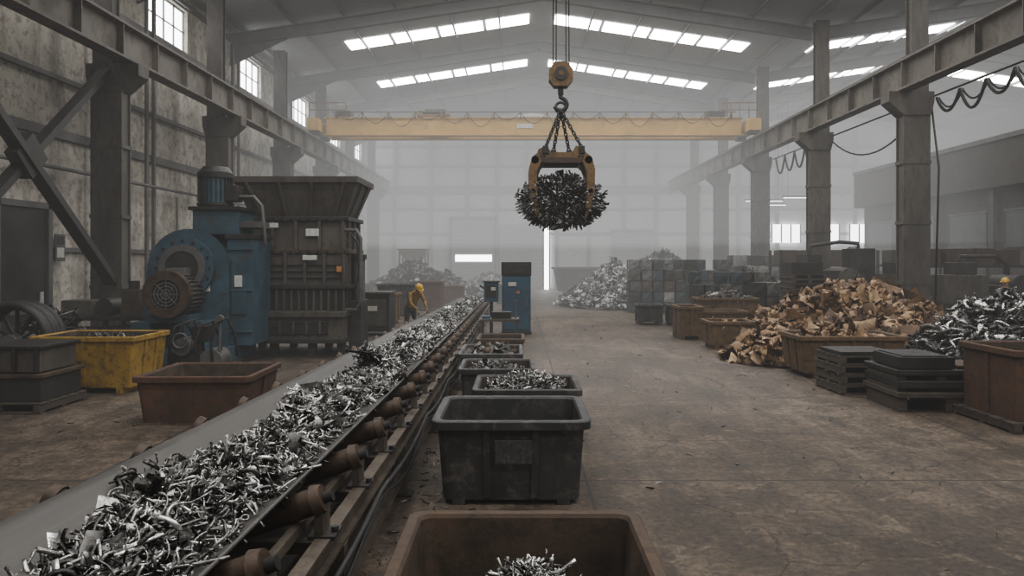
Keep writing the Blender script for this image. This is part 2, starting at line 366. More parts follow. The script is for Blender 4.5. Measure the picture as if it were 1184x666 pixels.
def pile(name,cx,cy,rx,ry,h,n,size,T,mat,basemat=None,seed=1,flat=.7,pw=1.0,tonepow=1.0,bump=.12,rz=0):
    r=np.random.default_rng(seed)
    def H(x,y):
        q=np.sqrt((x/rx)**2+(y/ry)**2); q=q*(1+.12*vnoise(x,y,1.5,seed)); q=np.clip(q,0,1)
        return h*((1-q**pw)**1.0)*(1+bump*2*vnoise(x,y,2.2,seed+1))
    a=r.uniform(0,2*np.pi,n); d=np.sqrt(r.uniform(0,1,n))*1.0; x=rx*d*np.cos(a); y=ry*d*np.sin(a)
    P=np.stack([x,y,H(x,y)+r.uniform(0,size*.35,n)],1)
    S=size*r.uniform(.45,1.35,n)
    P[:,2]=np.maximum(P[:,2],S*.15)
    nr,na=14,40; bv=[];bf=[]
    for i in range(nr+1):
        for k in range(na):
            t=2*np.pi*k/na; q=max(i/nr,.01); X=rx*q*np.cos(t);Y=ry*q*np.sin(t); bv.append((X,Y,float(H(np.array(X),np.array(Y)))))
    for i in range(nr):
        for k in range(na): bf.append((i*na+k,(i+1)*na+k,(i+1)*na+(k+1)%na,i*na+(k+1)%na))
    return scrap(name,P,S,T,mat,seed,flat,(np.array(bv),np.array(bf)),basemat,(cx,cy,0),rz,tonepow)
# ------------------------------------------------------------------ ROOM
WXL=-12.0; YB=57.0; YF=-9.0; XR=32.0
b=B(); b.bb(WXL-.3,XR,YF,YB,-.2,0,floorm); b.obj('floor')
def roofz(x):
    if x<1: return 13.7-(1-x)*.15
    if x<12.2: return 13.7-(x-1)*.15
    if x<22: return 12.02+(x-12.2)*.15
    return 13.49-(x-22)*.15
b=B(); xs=[WXL-.3,1,12.2,22,XR]
for i in range(4):
    x0,x1=xs[i],xs[i+1]; z1=roofz(x1-1e-6); z0=roofz(x0+1e-6)
    b.add([(x0,YF,z0),(x1,YF,z1),(x1,YB+.3,z1),(x0,YB+.3,z0),(x0,YF,z0+.15),(x1,YF,z1+.15),(x1,YB+.3,z1+.15),(x0,YB+.3,z0+.15)],
      [(0,1,2,3),(7,6,5,4),(0,4,5,1),(1,5,6,2),(2,6,7,3),(3,7,4,0)],roofm)
b.obj('ceiling')
b=B()
x=-11.4
while x<31.5:
    if abs(x-1)>.3: b.bb(x-.035,x+.035,YF,YB,roofz(x)-.16,roofz(x)-.02,roofst)
    x+=2.1
b.obj('roof_purlins')
RY=[.7,8.1,15.5,22.9,30.3,37.7,45.1,52.5]
b=B()
for y in RY:
    for (xa,xb) in((-11.9,1),(1,12.1),(12.3,22),(22,31.8)):
        za=roofz(xa+.01)-.45; zb=roofz(xb-.01)-.45
        b.beam((xa,y,za),(xb,y,zb),.24,.5,roofst,t=.05)
    b.prism([(-11.9,roofz(-11.9)-.7),(-11.9,roofz(-11.9)-1.5),(-9.5,roofz(-9.5)-.72)],y-.05,y+.05,roofst)
b.obj('roof_rafters')
b=B()
rows=[3.0-7.7,3.0,10.7,18.4,26.1,33.8,41.5]
for y in rows:
    for (s0,s1,n) in((-8.1,.55,4),(1.6,10.7,4),(13.6,20.6,4),(23.4,30.5,4)):
        w=(s1-s0)/n
        for i in range(n):
            xa=s0+i*w+.08; xb=s0+(i+1)*w-.08
            b.add([(xa,y,roofz(xa)-.03),(xb,y,roofz(xb)-.03),(xb,y+1.4,roofz(xb)-.03),(xa,y+1.4,roofz(xa)-.03)],[(3,2,1,0)],sky_e)
b.obj('skylight_panels')
WY=[(8.7-7.5,11.6-7.5),(8.7,11.6),(16.2,19.1),(23.7,26.6),(31.3,34.2),(39.0,41.9),(46.4,49.3),(53.2,56.0)]
b=B(); b.bb(WXL-.3,WXL,YF,YB,0,9.75,wallm)
b.bb(WXL-.3,WXL,YF,YB,11.25,11.95,wallm)
e=[YF]+[q for w in WY for q in w]+[YB]
for i in range(0,len(e),2): b.bb(WXL-.3,WXL,e[i],e[i+1],9.75,11.25,wallm)
b.obj('wall_left')
for i,(y0,y1) in enumerate(WY):
    b=B(); b.bb(WXL-.24,WXL-.2,y0,y1,9.75,11.25,win_e)
    for k in range(5): y=y0+(y1-y0)*k/4; b.bb(WXL-.19,WXL-.14,y-.025,y+.025,9.75,11.25,steel)
    for z in(9.78,10.5,11.22): b.bb(WXL-.19,WXL-.14,y0,y1,z-.02,z+.02,steel)
    b.obj('window_%d'%(i+1))
b=B()
for z,h in((2.55,.12),(5.55,.24),(7.0,.12),(9.55,.2),(11.4,.16)): b.bb(WXL+.003,WXL+.12,YF,YB,z-h/2,z+h/2,steel)
for k in range(9):
    y=-5+k*7.2; b.bb(WXL+.13,WXL+.22,y-.06,y+.06,.0,11.6,steel)
b.obj('trim_wall_girts')
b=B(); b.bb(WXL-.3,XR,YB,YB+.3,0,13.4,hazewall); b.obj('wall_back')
b=B()
for x in(-9.6,-6.8,-4.0,-1.7,.6,2.9,5.4,8.1,10.6,14,17,20,23,26,29): b.bb(x-.12,x+.12,YB-.22,YB-.003,0,roofz(x)-.6,girt)
for z in(4.3,6.2,7.9,9.5,11.0): b.bb(WXL,XR,YB-.14,YB-.003,z-.1,z+.1,girt)
b.bb(WXL,XR,YB-.3,YB-.23,7.4,7.8,girt)
b.obj('trim_back_frame')
b=B(); b.bb(-5.2,-1.9,YB-.32,YB-.24,0,5.4,doorm)
for k in range(18): b.bb(-5.2,-1.9,YB-.345,YB-.325,.15+k*.3,.2+k*.3,girt)
b.bb(-4.9,-2.1,YB-.37,YB-.35,2.15,2.65,slit_e); b.bb(-5.35,-5.2,YB-.4,YB-.24,0,5.55,steel); b.bb(-1.9,-1.75,YB-.4,YB-.24,0,5.55,steel); b.bb(-5.35,-1.75,YB-.4,YB-.24,5.4,5.6,steel)
b.obj('door_1')
b=B(); b.bb(-1.5,1.8,YB-.32,YB-.24,0,5.0,doorm)
for k in range(16): b.bb(-1.5,1.8,YB-.345,YB-.325,.15+k*.3,.2+k*.3,girt)
b.bb(1.8,1.95,YB-.4,YB-.24,0,5.2,steel); b.bb(2.3,2.4,YB-.4,YB-.24,0,5.2,steel)
b.bb(1.95,2.3,YB-.3,YB-.26,0,5.0,slit_e); b.obj('door_2')
b=B(); b.bb(7.2,10.2,YB-.32,YB-.24,0,4.4,doorm); b.bb(7.05,10.35,YB-.4,YB-.24,4.4,4.6,steel)
for k in range(14): b.bb(7.2,10.2,YB-.345,YB-.325,.15+k*.3,.2+k*.3,girt)
b.obj('door_3')
b=B()
for x in(19.5,22.5,25.5): b.bb(x,x+2.2,YB-.3,YB-.26,3.6,5.0,win_e)
for x in (19.5,22.5,25.5):
    for k in range(4): b.bb(x+k*.7333-.05,x+k*.7333+.05,YB-.36,YB-.31,3.6,5.0,steel)
b.obj('window_9')
b=B(); b.bb(XR,XR+.3,YF,YB,0,12.3,officem); b.obj('wall_right')
b=B(); b.bb(WXL+.17,WXL+.25,16.6,18.3,0,3.55,steeld); b.bb(WXL+.15,WXL+.3,16.45,16.6,0,3.7,steel); b.bb(WXL+.15,WXL+.3,18.3,18.45,0,3.7,steel); b.bb(WXL+.15,WXL+.3,16.45,18.45,3.55,3.7,steel)
b.bb(WXL+.26,WXL+.3,16.9,18.0,1.0,1.2,steel); b.bb(WXL+.26,WXL+.30,18.0,18.1,1.0,1.5,label); b.obj('door_4')
b=B(); b.bb(WXL+.15,WXL+.18,18.75,19.15,2.25,2.95,steel); b.bb(WXL+.18,WXL+.185,18.8,19.1,2.35,2.6,label); b.bb(WXL+.18,WXL+.185,18.8,19.1,2.68,2.9,steeld); b.obj('wall_notice')
b=B()
for y,r in((20.3,.07),(20.6,.05),(22.9,.06),(29.8,.07)): b.cyl((WXL+.4,y,0),(WXL+.4,y,11),r,steel,n=10)
b.cyl((WXL+.42,YF,4.6),(WXL+.42,YB-1,4.6),.05,steel,n=10); b.cyl((WXL+.42,YF,8.8),(WXL+.42,YB-1,8.8),.09,steel,n=10)
b.obj('wall_pipes')
def column(x,y,inner,ztop,name='building_column'):
    b=B()
    for s in(-.2,.2): b.bb(-.4,.4,s-.025,s+.025,0,7.25,colm)
    b.bb(-.03,.03,-.2,.2,0,7.25,colm); b.bb(-.36,-.30,-.2,.2,0,7.2,colm); b.bb(.30,.36,-.2,.2,0,7.2,colm)
    b.bb(-.5,.5,-.4,.4,0,.06,steeld)
    for zz in(1.6,3.4,5.2): b.bb(-.42,.42,-.24,.24,zz-.05,zz+.05,colm)
    s=inner
    b.prism([(-.4,6.6),(.4,6.6),(.4+(.45 if s>0 else .1),7.0),(.4+(.45 if s>0 else .1),7.3),(-.4-(.45 if s<0 else .1),7.3),(-.4-(.45 if s<0 else .1),7.0)],-.26,.26,colm)
    ox=-.12*s
    for q in(-.15,.15): b.bb(ox-.26,ox+.26,q-.02,q+.02,7.3,ztop,colm)
    b.bb(ox-.02,ox+.02,-.15,.15,7.3,ztop,colm); b.bb(ox-.2,ox-.15,-.14,.14,7.3,ztop,colm); b.bb(ox+.15,ox+.2,-.14,.14,7.3,ztop,colm)
    return b.obj(name,(x,y,0))
LC=[5.2,12.1,19.0,25.9,32.9,39.6,46.4,53.2]; RC=[1.2,8.2,15.2,22.1,29.1,36.1,43.1,50.1]
for y in LC: column(-10.55,y,1,roofz(-10.6)-.35)
for y in RC: column(11.85,y,-1,roofz(11.8)-.35)
for x,nm in((-10.0,'crane_runway_beam'),(11.5,'crane_runway_beam')):
    b=B(); b.beam((0,YF,0),(0,YB-.5,0),.42,.9,beamm,t=.06)
    yy=YF+1
    while yy<YB-1: b.bb(-.19,.19,yy-.015,yy+.015,-.39,.39,beamm); yy+=1.75
    b.bb(-.05,.05,YF,YB-.5,.45,.56,steeld)
    b.obj(nm,(x,0,7.77))
b=B()
b.beam((-10.55,18.75,7.1),(-10.55,12.35,1.5),.16,.26,steeld,up=(1,0,0)); b.beam((-10.4,18.8,1.7),(-10.4,12.35,7.1),.16,.30,steeld,up=(1,0,0))
b.box(-10.45,15.6,4.5,.28,.7,.7,steeld,Euler((.78,0,0)).to_matrix())
b.obj('cross_bracing')
b=B()
b.beam((-10.55,46.2,7.1),(-10.55,39.8,1.5),.12,.22,steeld,up=(1,0,0)); b.beam((-10.4,46.2,1.7),(-10.4,39.8,7.1),.12,.22,steeld,up=(1,0,0)); b.obj('cross_bracing')
def crane(y,zb,trolx,h=.85,tr=1.4):
    b=B(); x0,x1=-9.95,11.40; z=zb
    for dy in(-.55,.55):
        b.bb(x0+.5,x1-.5,y+dy-.2,y+dy+.2,z,z+h,yellow)
        b.bb(x0+.4,x1-.4,y+dy-.26,y+dy+.26,z+h,z+h+.05,yellow); b.bb(x0+.4,x1-.4,y+dy-.26,y+dy+.26,z-.04,z,yellow)
    for x in(x0,x1):
        b.bb(x-.28,x+.28,y-tr,y+tr,z+.12,z+.7,yellow)
        b.bb(x-.2,x+.2,y-tr+.1,y-tr+.7,z-.02,z+.2,steeld); b.bb(x-.2,x+.2,y+tr-.7,y+tr-.1,z-.02,z+.2,steeld)
        for q in(-tr+.4,tr-.4): b.cyl((x-.12,y+q,z+.12),(x+.12,y+q,z+.12),.15,steeld,n=16)
    for x in(x0+.6,x1-.6):
        for k in range(5): b.cyl((x-.9+k*.45,y-.85,z+h),(x-.9+k*.45,y-.85,z+h+.75),.025,yrust,n=6)
        for zz in(.4,.75): b.cyl((x-.9,y-.85,z+h+zz),(x+.9,y-.85,z+h+zz),.025,yrust,n=6)
    for x in (x0+1.2,x1-1.6): b.bb(x-.4,x+.4,y-.35,y+.35,z+h+.05,z+h+.45,steeld)
    b.bb(trolx-.8,trolx+.8,y-.7,y+.7,z+h+.1,z+h+.22,yrust); b.cyl((trolx-.5,y,z+h+.4),(trolx+.5,y,z+h+.4),.2,steeld,n=20); b.bb(trolx-.8,trolx-.55,y-.4,y+.4,z+h+.22,z+h+.45,yrust)
    for q in(-.6,.6):
        for p in(-.55,.55): b.cyl((trolx+q,y+p-.06,z+h+.1),(trolx+q,y+p+.06,z+h+.1),.12,steeld,n=12)
    n=15; w=(x1-x0-2)/n; zt=z+h+.28
    b.cyl((x0+.8,y-.9,zt),(x1-.8,y-.9,zt),.02,steeld,n=6)
    for i in range(n):
        xa=x0+1+i*w; pts=[(xa+w*t,y-.9,zt-.55*4*t*(1-t)*(.7+.3*((i*7)%3))) for t in np.linspace(0,1,9)]
        b.tube(pts,.018,black,6)
    for k in range(n+1): b.bb(x0+1+k*w-.03,x0+1+k*w+.03,y-.93,y-.75,z+h,zt+.03,yrust)
    b.bb(-.1,.7,y-.775,y-.755,z+.32,z+.54,label)
    return b.obj('overhead_crane')
crane(36.8,8.42,-4.2,.8); crane(15.5,8.5,.88,.8)
hx,hy=.88,15.5
b=B()
for dx in(-.2,-.12,.14,.22): b.cyl((dx*.75,0,9.5-6.17),(dx*.8,0,.1),.016,steeld,n=6,caps=False)
pl=[(-.13,.27),(.13,.27),(.25,.1),(.25,-.1),(.14,-.24),(-.14,-.24),(-.25,-.1),(-.25,.1)]
b.prism(pl,-.15,.15,yrust); b.cyl((0,-.19,.02),(0,.19,.02),.14,steeld,n=20); b.cyl((0,-.2,.02),(0,.2,.02),.05,yrust,n=12)
b.cyl((0,0,-.24),(0,0,-.4),.06,steeld,n=12)
hk=[(.0,0,-.38),(.0,0,-.46)]+[(.13*math.sin(a)+.0,0,-.6+.13*math.cos(a)) for a in np.linspace(.2,4.4,14)]
b.tube(hk,.045,steeld,10)
b.obj('crane_hook_block',(hx,hy,6.17),bevel=.012)
b=B()
def chain(b,p0,p1,L=.085,r=.018):
    p0=Vector(p0);p1=Vector(p1); d=p1-p0; n=max(2,int(d.length/(L*.72))); dn=d.normalized()
    q=dn.to_track_quat('X','Z').to_matrix()
    for i in range(n):
        c=p0+d*((i+.5)/n); R=q@Matrix.Rotation(math.pi/2*(i%2),3,'X')@Matrix.Diagonal((1,.6,1))
        b.torus(c,L*.48,r,black,R,n=10,k=5)
for ex,ey in((-.33,-.3),(.42,-.28),(-.14,.3),(.2,.3)): chain(b,(0,0,1.86),(ex,ey,1.02),.11,.024)
b.torus((0,0,1.90),.11,.03,black,Matrix.Rotation(math.pi/2,3,'X'),n=16)
b.prism([(-.60,.62),(-.48,.98),(-.3,1.06),(-.22,.92),(.22,.92),(.3,1.06),(.48,.98),(.60,.62),(.45,.6),(.3,.74),(-.3,.74),(-.45,.6)],-.3,.3,yrust)
b.bb(-.5,.5,-.42,.42,.68,.8,rustdk)
for ex,ey in((-.33,-.3),(.42,-.28),(-.14,.3),(.2,.3)): b.box(ex,ey,.97,.12,.1,.16,steeld)
for s in(-1,1):
    for yy in(-.38,.0,.38):
        out=[(s*.48,.9),(s*.61,.80),(s*.68,.55),(s*.67,.1),(s*.59,-.28),(s*.46,-.50)]; inn=[(s*.48,-.22),(s*.51,.1),(s*.51,.5),(s*.42,.72)]
        b.prism(out+inn,yy-.08,yy+.08,yrust)
    b.cyl((s*.55,-.46,.74),(s*.55,.46,.74),.08,steeld,n=14); b.cyl((s*.59,-.46,.1),(s*.59,.46,.1),.05,steeld,n=12)
b.cyl((-.38,-.36,.85),(-.58,-.4,.3),.05,steeld,n=10); b.cyl((.38,-.36,.85),(.58,-.4,.3),.05,steeld,n=10)
b.obj('crane_grapple',(hx,hy,3.6),bevel=.012)
n=2800; r=np.random.default_rng(5); d=r.normal(0,1,(n,3)); d/=np.linalg.norm(d,axis=1)[:,None]
rad=r.uniform(.35,1.0,n)[:,None]**.5; P=d*rad*[.92,.74,.55]; P[:,2]=np.maximum(P[:,2],-.54)
P[:,1]=np.clip(P[:,1],-.42,.8)
scrap('grabbed_scrap_bundle',P,r.uniform(.11,.28,n),T_DARK,darkscrap,3,1.2,loc=(hx,hy,3.52),out=d,tonepow=.6)
# ------------------------------------------------------------------ CONVEYOR
def cz(y): return 1.04-.0165*y
def cx(y): return -.007*y
Y0,Y1=1.2,36.0
b=B()
prof=[(-2.58,.0),(-2.52,-.03),(-2.2,-.13),(-2.05,-.155),(-1.75,-.155),(-1.62,-.14),(-1.33,-.02),(-1.28,.02)]
st=np.linspace(Y0,Y1,30)
L=[]
for y in st:
    up=[(x+cx(y),y,z+cz(y)) for x,z in prof]; dn=[(x+cx(y),y,z+cz(y)-.022) for x,z in prof[::-1]]
    L.append(up+dn)
b.loops(L,[rubber]*40,True,True,True)
L=[]
for y in(Y0,Y1): L.append([(-2.45+cx(y),y,cz(y)-.58),(-1.4+cx(y),y,cz(y)-.58),(-1.4+cx(y),y,cz(y)-.6),(-2.45+cx(y),y,cz(y)-.6)])
b.loops([[(x,y,max(z,.02)) for x,y,z in l] for l in L],[rubber]*2,True,True)
b.cyl((-2.5+cx(Y1),Y1,cz(Y1)-.24),(-1.35+cx(Y1),Y1,cz(Y1)-.24),.19,steeld,n=24)
for x,w in((-1.10,.09),(-2.74,.09)):
    b.beam((x+cx(Y0),Y0,cz(Y0)-.36),(x+cx(Y1),Y1,cz(Y1)-.33),w,.16,frame,t=.02)
    b.beam((x+cx(Y0),Y0,cz(Y0)-.80),(x+cx(25),25,cz(25)-.56),.06,.08,frame)
b.beam((-1.27,Y0,cz(Y0)-.24),(-1.27+cx(Y1),Y1,cz(Y1)-.24),.05,.06,frame)
y=2.3
while y<Y1-.4:
    X=cx(y); Z=cz(y)
    r0=.078
    b.cyl((-1.60+X,y,Z-.235),(-1.17+X,y,Z-.085),r0,roller,n=18)
    b.cyl((-1.165+X,y,Z-.083),(-1.11+X,y,Z-.063),.095,roller,.082,n=18); b.cyl((-1.11+X,y,Z-.063),(-1.06+X,y,Z-.045),.035,steeld,n=10)
    b.cyl((-2.10+X,y,Z-.255),(-1.66+X,y,Z-.255),r0,roller,n=14)
    b.cyl((-2.16+X,y,Z-.245),(-2.66+X,y,Z-.09),r0,roller,n=16); b.cyl((-2.66+X,y,Z-.09),(-2.72+X,y,Z-.07),.095,roller,n=16)
    b.bb(-2.74+X,-1.1+X,y+.06,y+.14,max(.01,Z-.42),Z-.35,frame)
    for xx in(-1.13,-2.70):
        b.bb(xx+X-.025,xx+X+.025,y-.05,y+.12,Z-.34,Z-.12,frame); 
    b.bb(-1.10+X-.09,-1.10+X+.07,y-.07,y+.11,Z-.29,Z-.265,steeld)
    b.cyl((-1.05+X,y+.02,Z-.265),(-1.05+X,y+.02,Z-.235),.022,steeld,n=6)
    for xx in(-1.6,-2.15): b.bb(xx+X-.02,xx+X+.02,y+.06,y+.13,Z-.34,Z-.2,frame)
    y+=1.0
y=2.0;k=0
while y<Y1:
    X=cx(y);Z=cz(y)-.44
    for xx in(-1.10,-2.74):
        b.bb(xx+X-.05,xx+X+.05,y-.05,y+.05,0,max(Z,.05),frame); b.bb(xx+X-.11,xx+X+.11,y-.1,y+.1,0,.02,steeld)
    if Z>.35:
        b.bb(-2.74+X,-1.1+X,y-.03,y+.03,Z*.35-.04,Z*.35+.04,frame)
        b.cyl((-2.6+X,y+.8,Z-.14),(-1.2+X,y+.8,Z-.14),.06,roller,n=12)
        for xx in(-1.1,-2.74): b.beam((xx+X,y,.12),(xx+X,y+1.3,Z-.02),.05,.05,frame)
    y+=2.6
pts=[(-1.02+cx(y),y,cz(y)-.42-.08*abs(math.sin(y*1.1))) for y in np.arange(1.4,20,.3)]
b.tube(pts,.022,black,8); b.tube([(p[0]-.0,p[1],max(.03,p[2]-.10-.05*math.sin(p[1]*2))) for p in pts],.016,black,6)
b.obj('conveyor_belt',bevel=0)
def mound(n,ya,yb,smin,smax,seed):
    r=np.random.default_rng(seed); y=r.uniform(ya,yb,n); u=np.clip(r.normal(0,.48,n),-1.1,1.1)
    hw=.40+.07*np.sin(y*1.7)+.05*np.sin(y*4.1+1); xc=-1.82+.03*np.sin(y*2.3)
    x=xc+u*hw; x=np.minimum(x,-1.36); h=(.21+.05*np.sin(y*2.1)+.04*np.sin(y*5+2))*(1-np.minimum(np.abs(u),1)**1.7)
    z=1.04-.0165*y-.135+h*r.uniform(.6,1.08,n)+.0
    ed=np.clip((np.abs(x+1.90)-.25)*.40,0,.13); z=np.maximum(z,1.04-.0165*y-.13+ed+.015)
    return np.stack([x-.007*y,y,z],1),smin+(smax-smin)*r.uniform(0,1,n)**1.5
Pa,Sa=mound(8600,1.8,9,.06,.24,1); Pb,Sb=mound(5600,9,18,.08,.25,2); Pc,Sc=mound(3800,18,35.4,.10,.28,3)
bv=[];bf=[];ys=np.linspace(1.6,35.5,170);us=np.linspace(-1,1,11)
for y in ys:
    hw=.37+.07*math.sin(y*1.7)+.05*math.sin(y*4.1+1); xc=-1.83+.03*math.sin(y*2.3)
    for u in us: bv.append((xc+u*hw-.007*y,y,1.04-.0165*y-.14+.14*(1-abs(u)**1.7)+.008))
for i in range(len(ys)-1):
    for k in range(10): bf.append((i*11+k,i*11+k+1,(i+1)*11+k+1,(i+1)*11+k))
scrap('metal_swarf_load',np.concatenate([Pa,Pb,Pc]),np.concatenate([Sa,Sb,Sc]),T_SWARFX,silver,4,.5,(np.array(bv),np.array(bf)),moundm,tonepow=1.05)
n=70; r=np.random.default_rng(9); scrap('dark_scrap_lump',r.normal(0,.07,(n,3)),r.uniform(.08,.2,n),T_DARK,darkscrap,5,1.2,loc=(-1.84,8.9,1.10),tonepow=3)
# ------------------------------------------------------------------ BINS
def rrect(w,d,r,z,n=4):
    P=[]
    for cxx,cyy,a0 in((w/2-r,d/2-r,0),(-w/2+r,d/2-r,90),(-w/2+r,-d/2+r,180),(w/2-r,-d/2+r,270)):
        for i in range(n+1):
            a=math.radians(a0+90*i/n); P.append((cxx+r*math.cos(a),cyy+r*math.sin(a),z))
    return P
def bin_(name,x,y,w,d,h,out,inn,rz=0,tp=.86,r=.06,lip=.05,ribs=3,z0=.0,feet=True,g=None):
    b=B(); g=(.1 if feet else .0) if g is None else g; t=.03
    b.loops([rrect(w*tp,d*tp,r,g),rrect(w-2*lip,d-2*lip,r,h-.09),rrect(w,d,r+.02,h-.08),rrect(w,d,r+.02,h-.01),rrect(w-.02,d-.02,r+.02,h),rrect(w-2*lip-2*t+.03,d-2*lip-2*t+.03,r,h),rrect(w-2*lip-2*t,d-2*lip-2*t,r,h-.02),rrect(w*tp-2*t,d*tp-2*t,r,g+t)],
            [out,out,out,out,out,out,inn,inn],True,True,False)
    for sy in(-1,1):
        for k in range(ribs):
            xx=(k+1)/(ribs+1)-.5
            y0=sy*(d*tp/2+.012); y1=sy*(d/2-lip+.012)
            b.beam((xx*w*tp,y0,g+.02),(xx*(w-2*lip),y1,h-.09),.07,.03,out,up=(0,sy,0))
    for sx in(-1,1):
        for k in range(max(1,ribs-1)):
            yy=(k+1)/(max(1,ribs-1)+1)-.5
            b.beam((sx*(w*tp/2+.012),yy*d*tp,g+.02),(sx*(w/2-lip+.012),yy*(d-2*lip),h-.09),.07,.03,out,up=(sx,0,0))
    if feet:
        for sx in(-.38,.38): b.bb(sx*w*tp-.06,sx*w*tp+.06,-d*tp/2,d*tp/2,0,g+.005,out)
    return b.obj(name,(x,y,z0),rz,bevel=.006)
def fillbin(name,x,y,w,d,z,n,size,T,mat,seed,hh=.15,rz=0,basem=None,tonepow=1):
    r=np.random.default_rng(seed); px=r.uniform(-.42,.42,n)*w; py=r.uniform(-.42,.42,n)*d
    hz=hh*(1-(2*px/w)**2)*(1-(2*py/d)**2)+.03*vnoise(px,py,9,seed)
    P=np.stack([px,py,z+hz+r.uniform(0,.05,n)],1)
    m=8; bv=[];bf=[]
    for i in range(m+1):
        for k in range(m+1):
            X=(i/m-.5)*w*.84;Y=(k/m-.5)*d*.84; bv.append((X,Y,z+hh*(1-(2*X/w)**2)*(1-(2*Y/d)**2)-.02))
    for i in range(m):
        for k in range(m): bf.append((i*(m+1)+k,(i+1)*(m+1)+k,(i+1)*(m+1)+k+1,i*(m+1)+k+1))
    return scrap(name,P,size*r.uniform(.6,1.3,n),T,mat,seed,.7,(np.array(bv),np.array(bf)),basem,(x,y,0),rz,tonepow)
bin_('scrap_bin',.03,3.72,1.36,1.36,.80,rustdk,interior,rz=.0,tp=.82,r=.07,ribs=2)
fillbin('swarf_in_bin',.03,3.75,1.02,1.02,.24,500,.16,T_SWARF,silver,31,.08,tonepow=1.2)
fillbin('swarf_in_bin',.06,3.86,.68,.70,.26,900,.18,T_SWARF,silver,32,.35,tonepow=.7)
bin_('scrap_bin',-.075,7.45,1.50,1.32,.80,plastic,plastic,rz=.0,tp=.86,r=.10,lip=.06,ribs=2,g=.05)
b=B(); b.bb(-.17,.17,-.0,.012,-.11,.11,M('stencil_paint',(.05,.052,.055),(.10,.10,.10),(.03,.03,.03),9,.6,amt=.8)); o=b.obj('bin_stencil',(-.05,6.775,.52)); o.rotation_euler=(.115,0,0)
bin_('scrap_bin',.1,9.5,1.35,1.2,.72,plastic,interior,tp=.86,r=.05,ribs=2)
fillbin('swarf_in_bin',.1,9.5,1.12,1.0,.56,1000,.16,T_SWARF,silver,33,.22,tonepow=1.0)
bin_('scrap_bin',-.33,11.3,1.15,1.15,.70,plastic,interior,tp=.86,r=.05,ribs=2)
fillbin('scrap_in_bin',-.33,11.3,.95,.95,.5,300,.17,T_DARK,darkscrap,34,.15)
bin_('scrap_bin',-.5,13.5,1.15,1.5,.66,plastic,interior,tp=.88,r=.05,ribs=2)
fillbin('scrap_in_bin',-.5,13.5,.95,1.2,.48,300,.2,T_MIX,mixed,35,.14)
bin_('scrap_bin',-.4,16.3,1.05,1.2,.6,rustdk,interior,tp=.88,r=.05,ribs=2)
bin_('rusty_skip_bin',-4.60,11.0,1.66,1.5,.66,rustbin,interior,rz=.02,tp=.86,r=.06,ribs=0,feet=False)
bin_('yellow_skip_bin',-7.45,13.15,1.85,1.3,.98,ybin,interior,rz=0,tp=.86,r=.05,ribs=3,lip=.05)
fillbin('scrap_in_bin',-7.45,13.15,1.5,1.0,.75,200,.25,T_DARK,darkscrap,36,.1)
bin_('rusty_open_bin',6.45,14.75,2.1,1.3,.82,brownbin,interior,tp=.88,r=.05,ribs=3)
fillbin('brass_in_bin',6.45,14.75,1.8,1.1,.62,260,.26,T_BRASS,brass,37,.16,basem=moundb)
bin_('rusty_open_bin',5.45,19.2,1.2,1.1,.72,brownbin,interior,tp=.88,r=.04,ribs=2)
fillbin('brass_in_bin',5.45,19.2,1.0,.9,.5,90,.22,T_BRASS,brass,38,.1,basem=moundb)
bin_('rusty_open_bin',6.15,22.6,1.5,1.1,.75,brownbin,interior,tp=.9,r=.04,ribs=3)
bin_('rusty_open_bin',4.95,21.6,.75,1.2,.95,brownbin,interior,tp=.9,r=.04,ribs=1)
bin_('rusty_open_bin',6.8,24.3,2.0,1.1,1.05,brownbin,interior,tp=.9,r=.04,ribs=3)
fillbin('scrap_in_bin',6.8,24.3,1.7,.9,.9,140,.3,T_MIX,mixed,39,.2)
bin_('dark_skip_bin',4.62,26.2,.95,1.0,.72,plastic,interior,tp=.9,r=.04,ribs=2)
bin_('dark_skip_bin',5.66,25.9,.95,1.0,.72,plastic,interior,tp=.9,r=.04,ribs=2)
bin_('rusty_open_bin',7.3,10.35,1.5,1.3,.95,rustbin,interior,tp=.92,r=.04,ribs=2,z0=.14,feet=False)
def pallet(b,x,y,z,w,d,h=.14,mat=wood):
    for k in range(5): b.bb(x-w/2,x+w/2,y-d/2+k*d/5+.02,y-d/2+(k+1)*d/5-.02,z+h-.03,z+h,mat)
    for k in(-1,0,1):
        b.bb(x+k*(w/2-.06)-.05,x+k*(w/2-.06)+.05,y-d/2,y+d/2,z+.03,z+h-.032,mat)
    for k in(-1,0,1): b.bb(x-w/2,x+w/2,y+k*(d/2-.06)-.05,y+k*(d/2-.06)+.05,z,z+.028,mat)
b=B(); pallet(b,0,0,0,1.6,1.4,.14); b.obj('wooden_pallet',(7.3,10.35,0))
b=B()
for k in range(4): pallet(b,.03*(k%2),0.02*k,k*.165,1.12,1.0,.16,wood)
b.bb(-.5,.45,-.4,.45,.665,.72,steeld); b.obj('pallet_stack',(5.98,12.95,0),.03)
b=B()
for k in range(11): pallet(b,.03*(k%2),0.02*(k%3),k*.165,1.2,1.0,.16,wood)
b.bb(-.55,.5,-.4,.45,1.82,2.2,steeld); b.obj('pallet_stack',(9.5,24.6,0),.05)
b=B()
for k in range(8): pallet(b,.03*(k%2),0.02*(k%3),k*.165,1.2,1.0,.16,wood)
b.bb(-.5,.5,-.4,.45,1.33,1.8,rustdk); b.bb(-.3,.4,-.3,.3,1.8,2.2,steeld); b.obj('pallet_stack',(12.9,25.2,0),-.05)
b=B()
for sx in(-.7,0,.7): b.bb(sx-.06,sx+.06,-.55,.55,0,.22,wood)
b.bb(-.8,.8,-.6,.6,.22,.30,wood); b.bb(-.78,.78,-.58,.58,.36,.47,steeld)
for sx in(-.7,.7): b.bb(sx-.07,sx+.07,-.5,.5,.30,.36,wood)
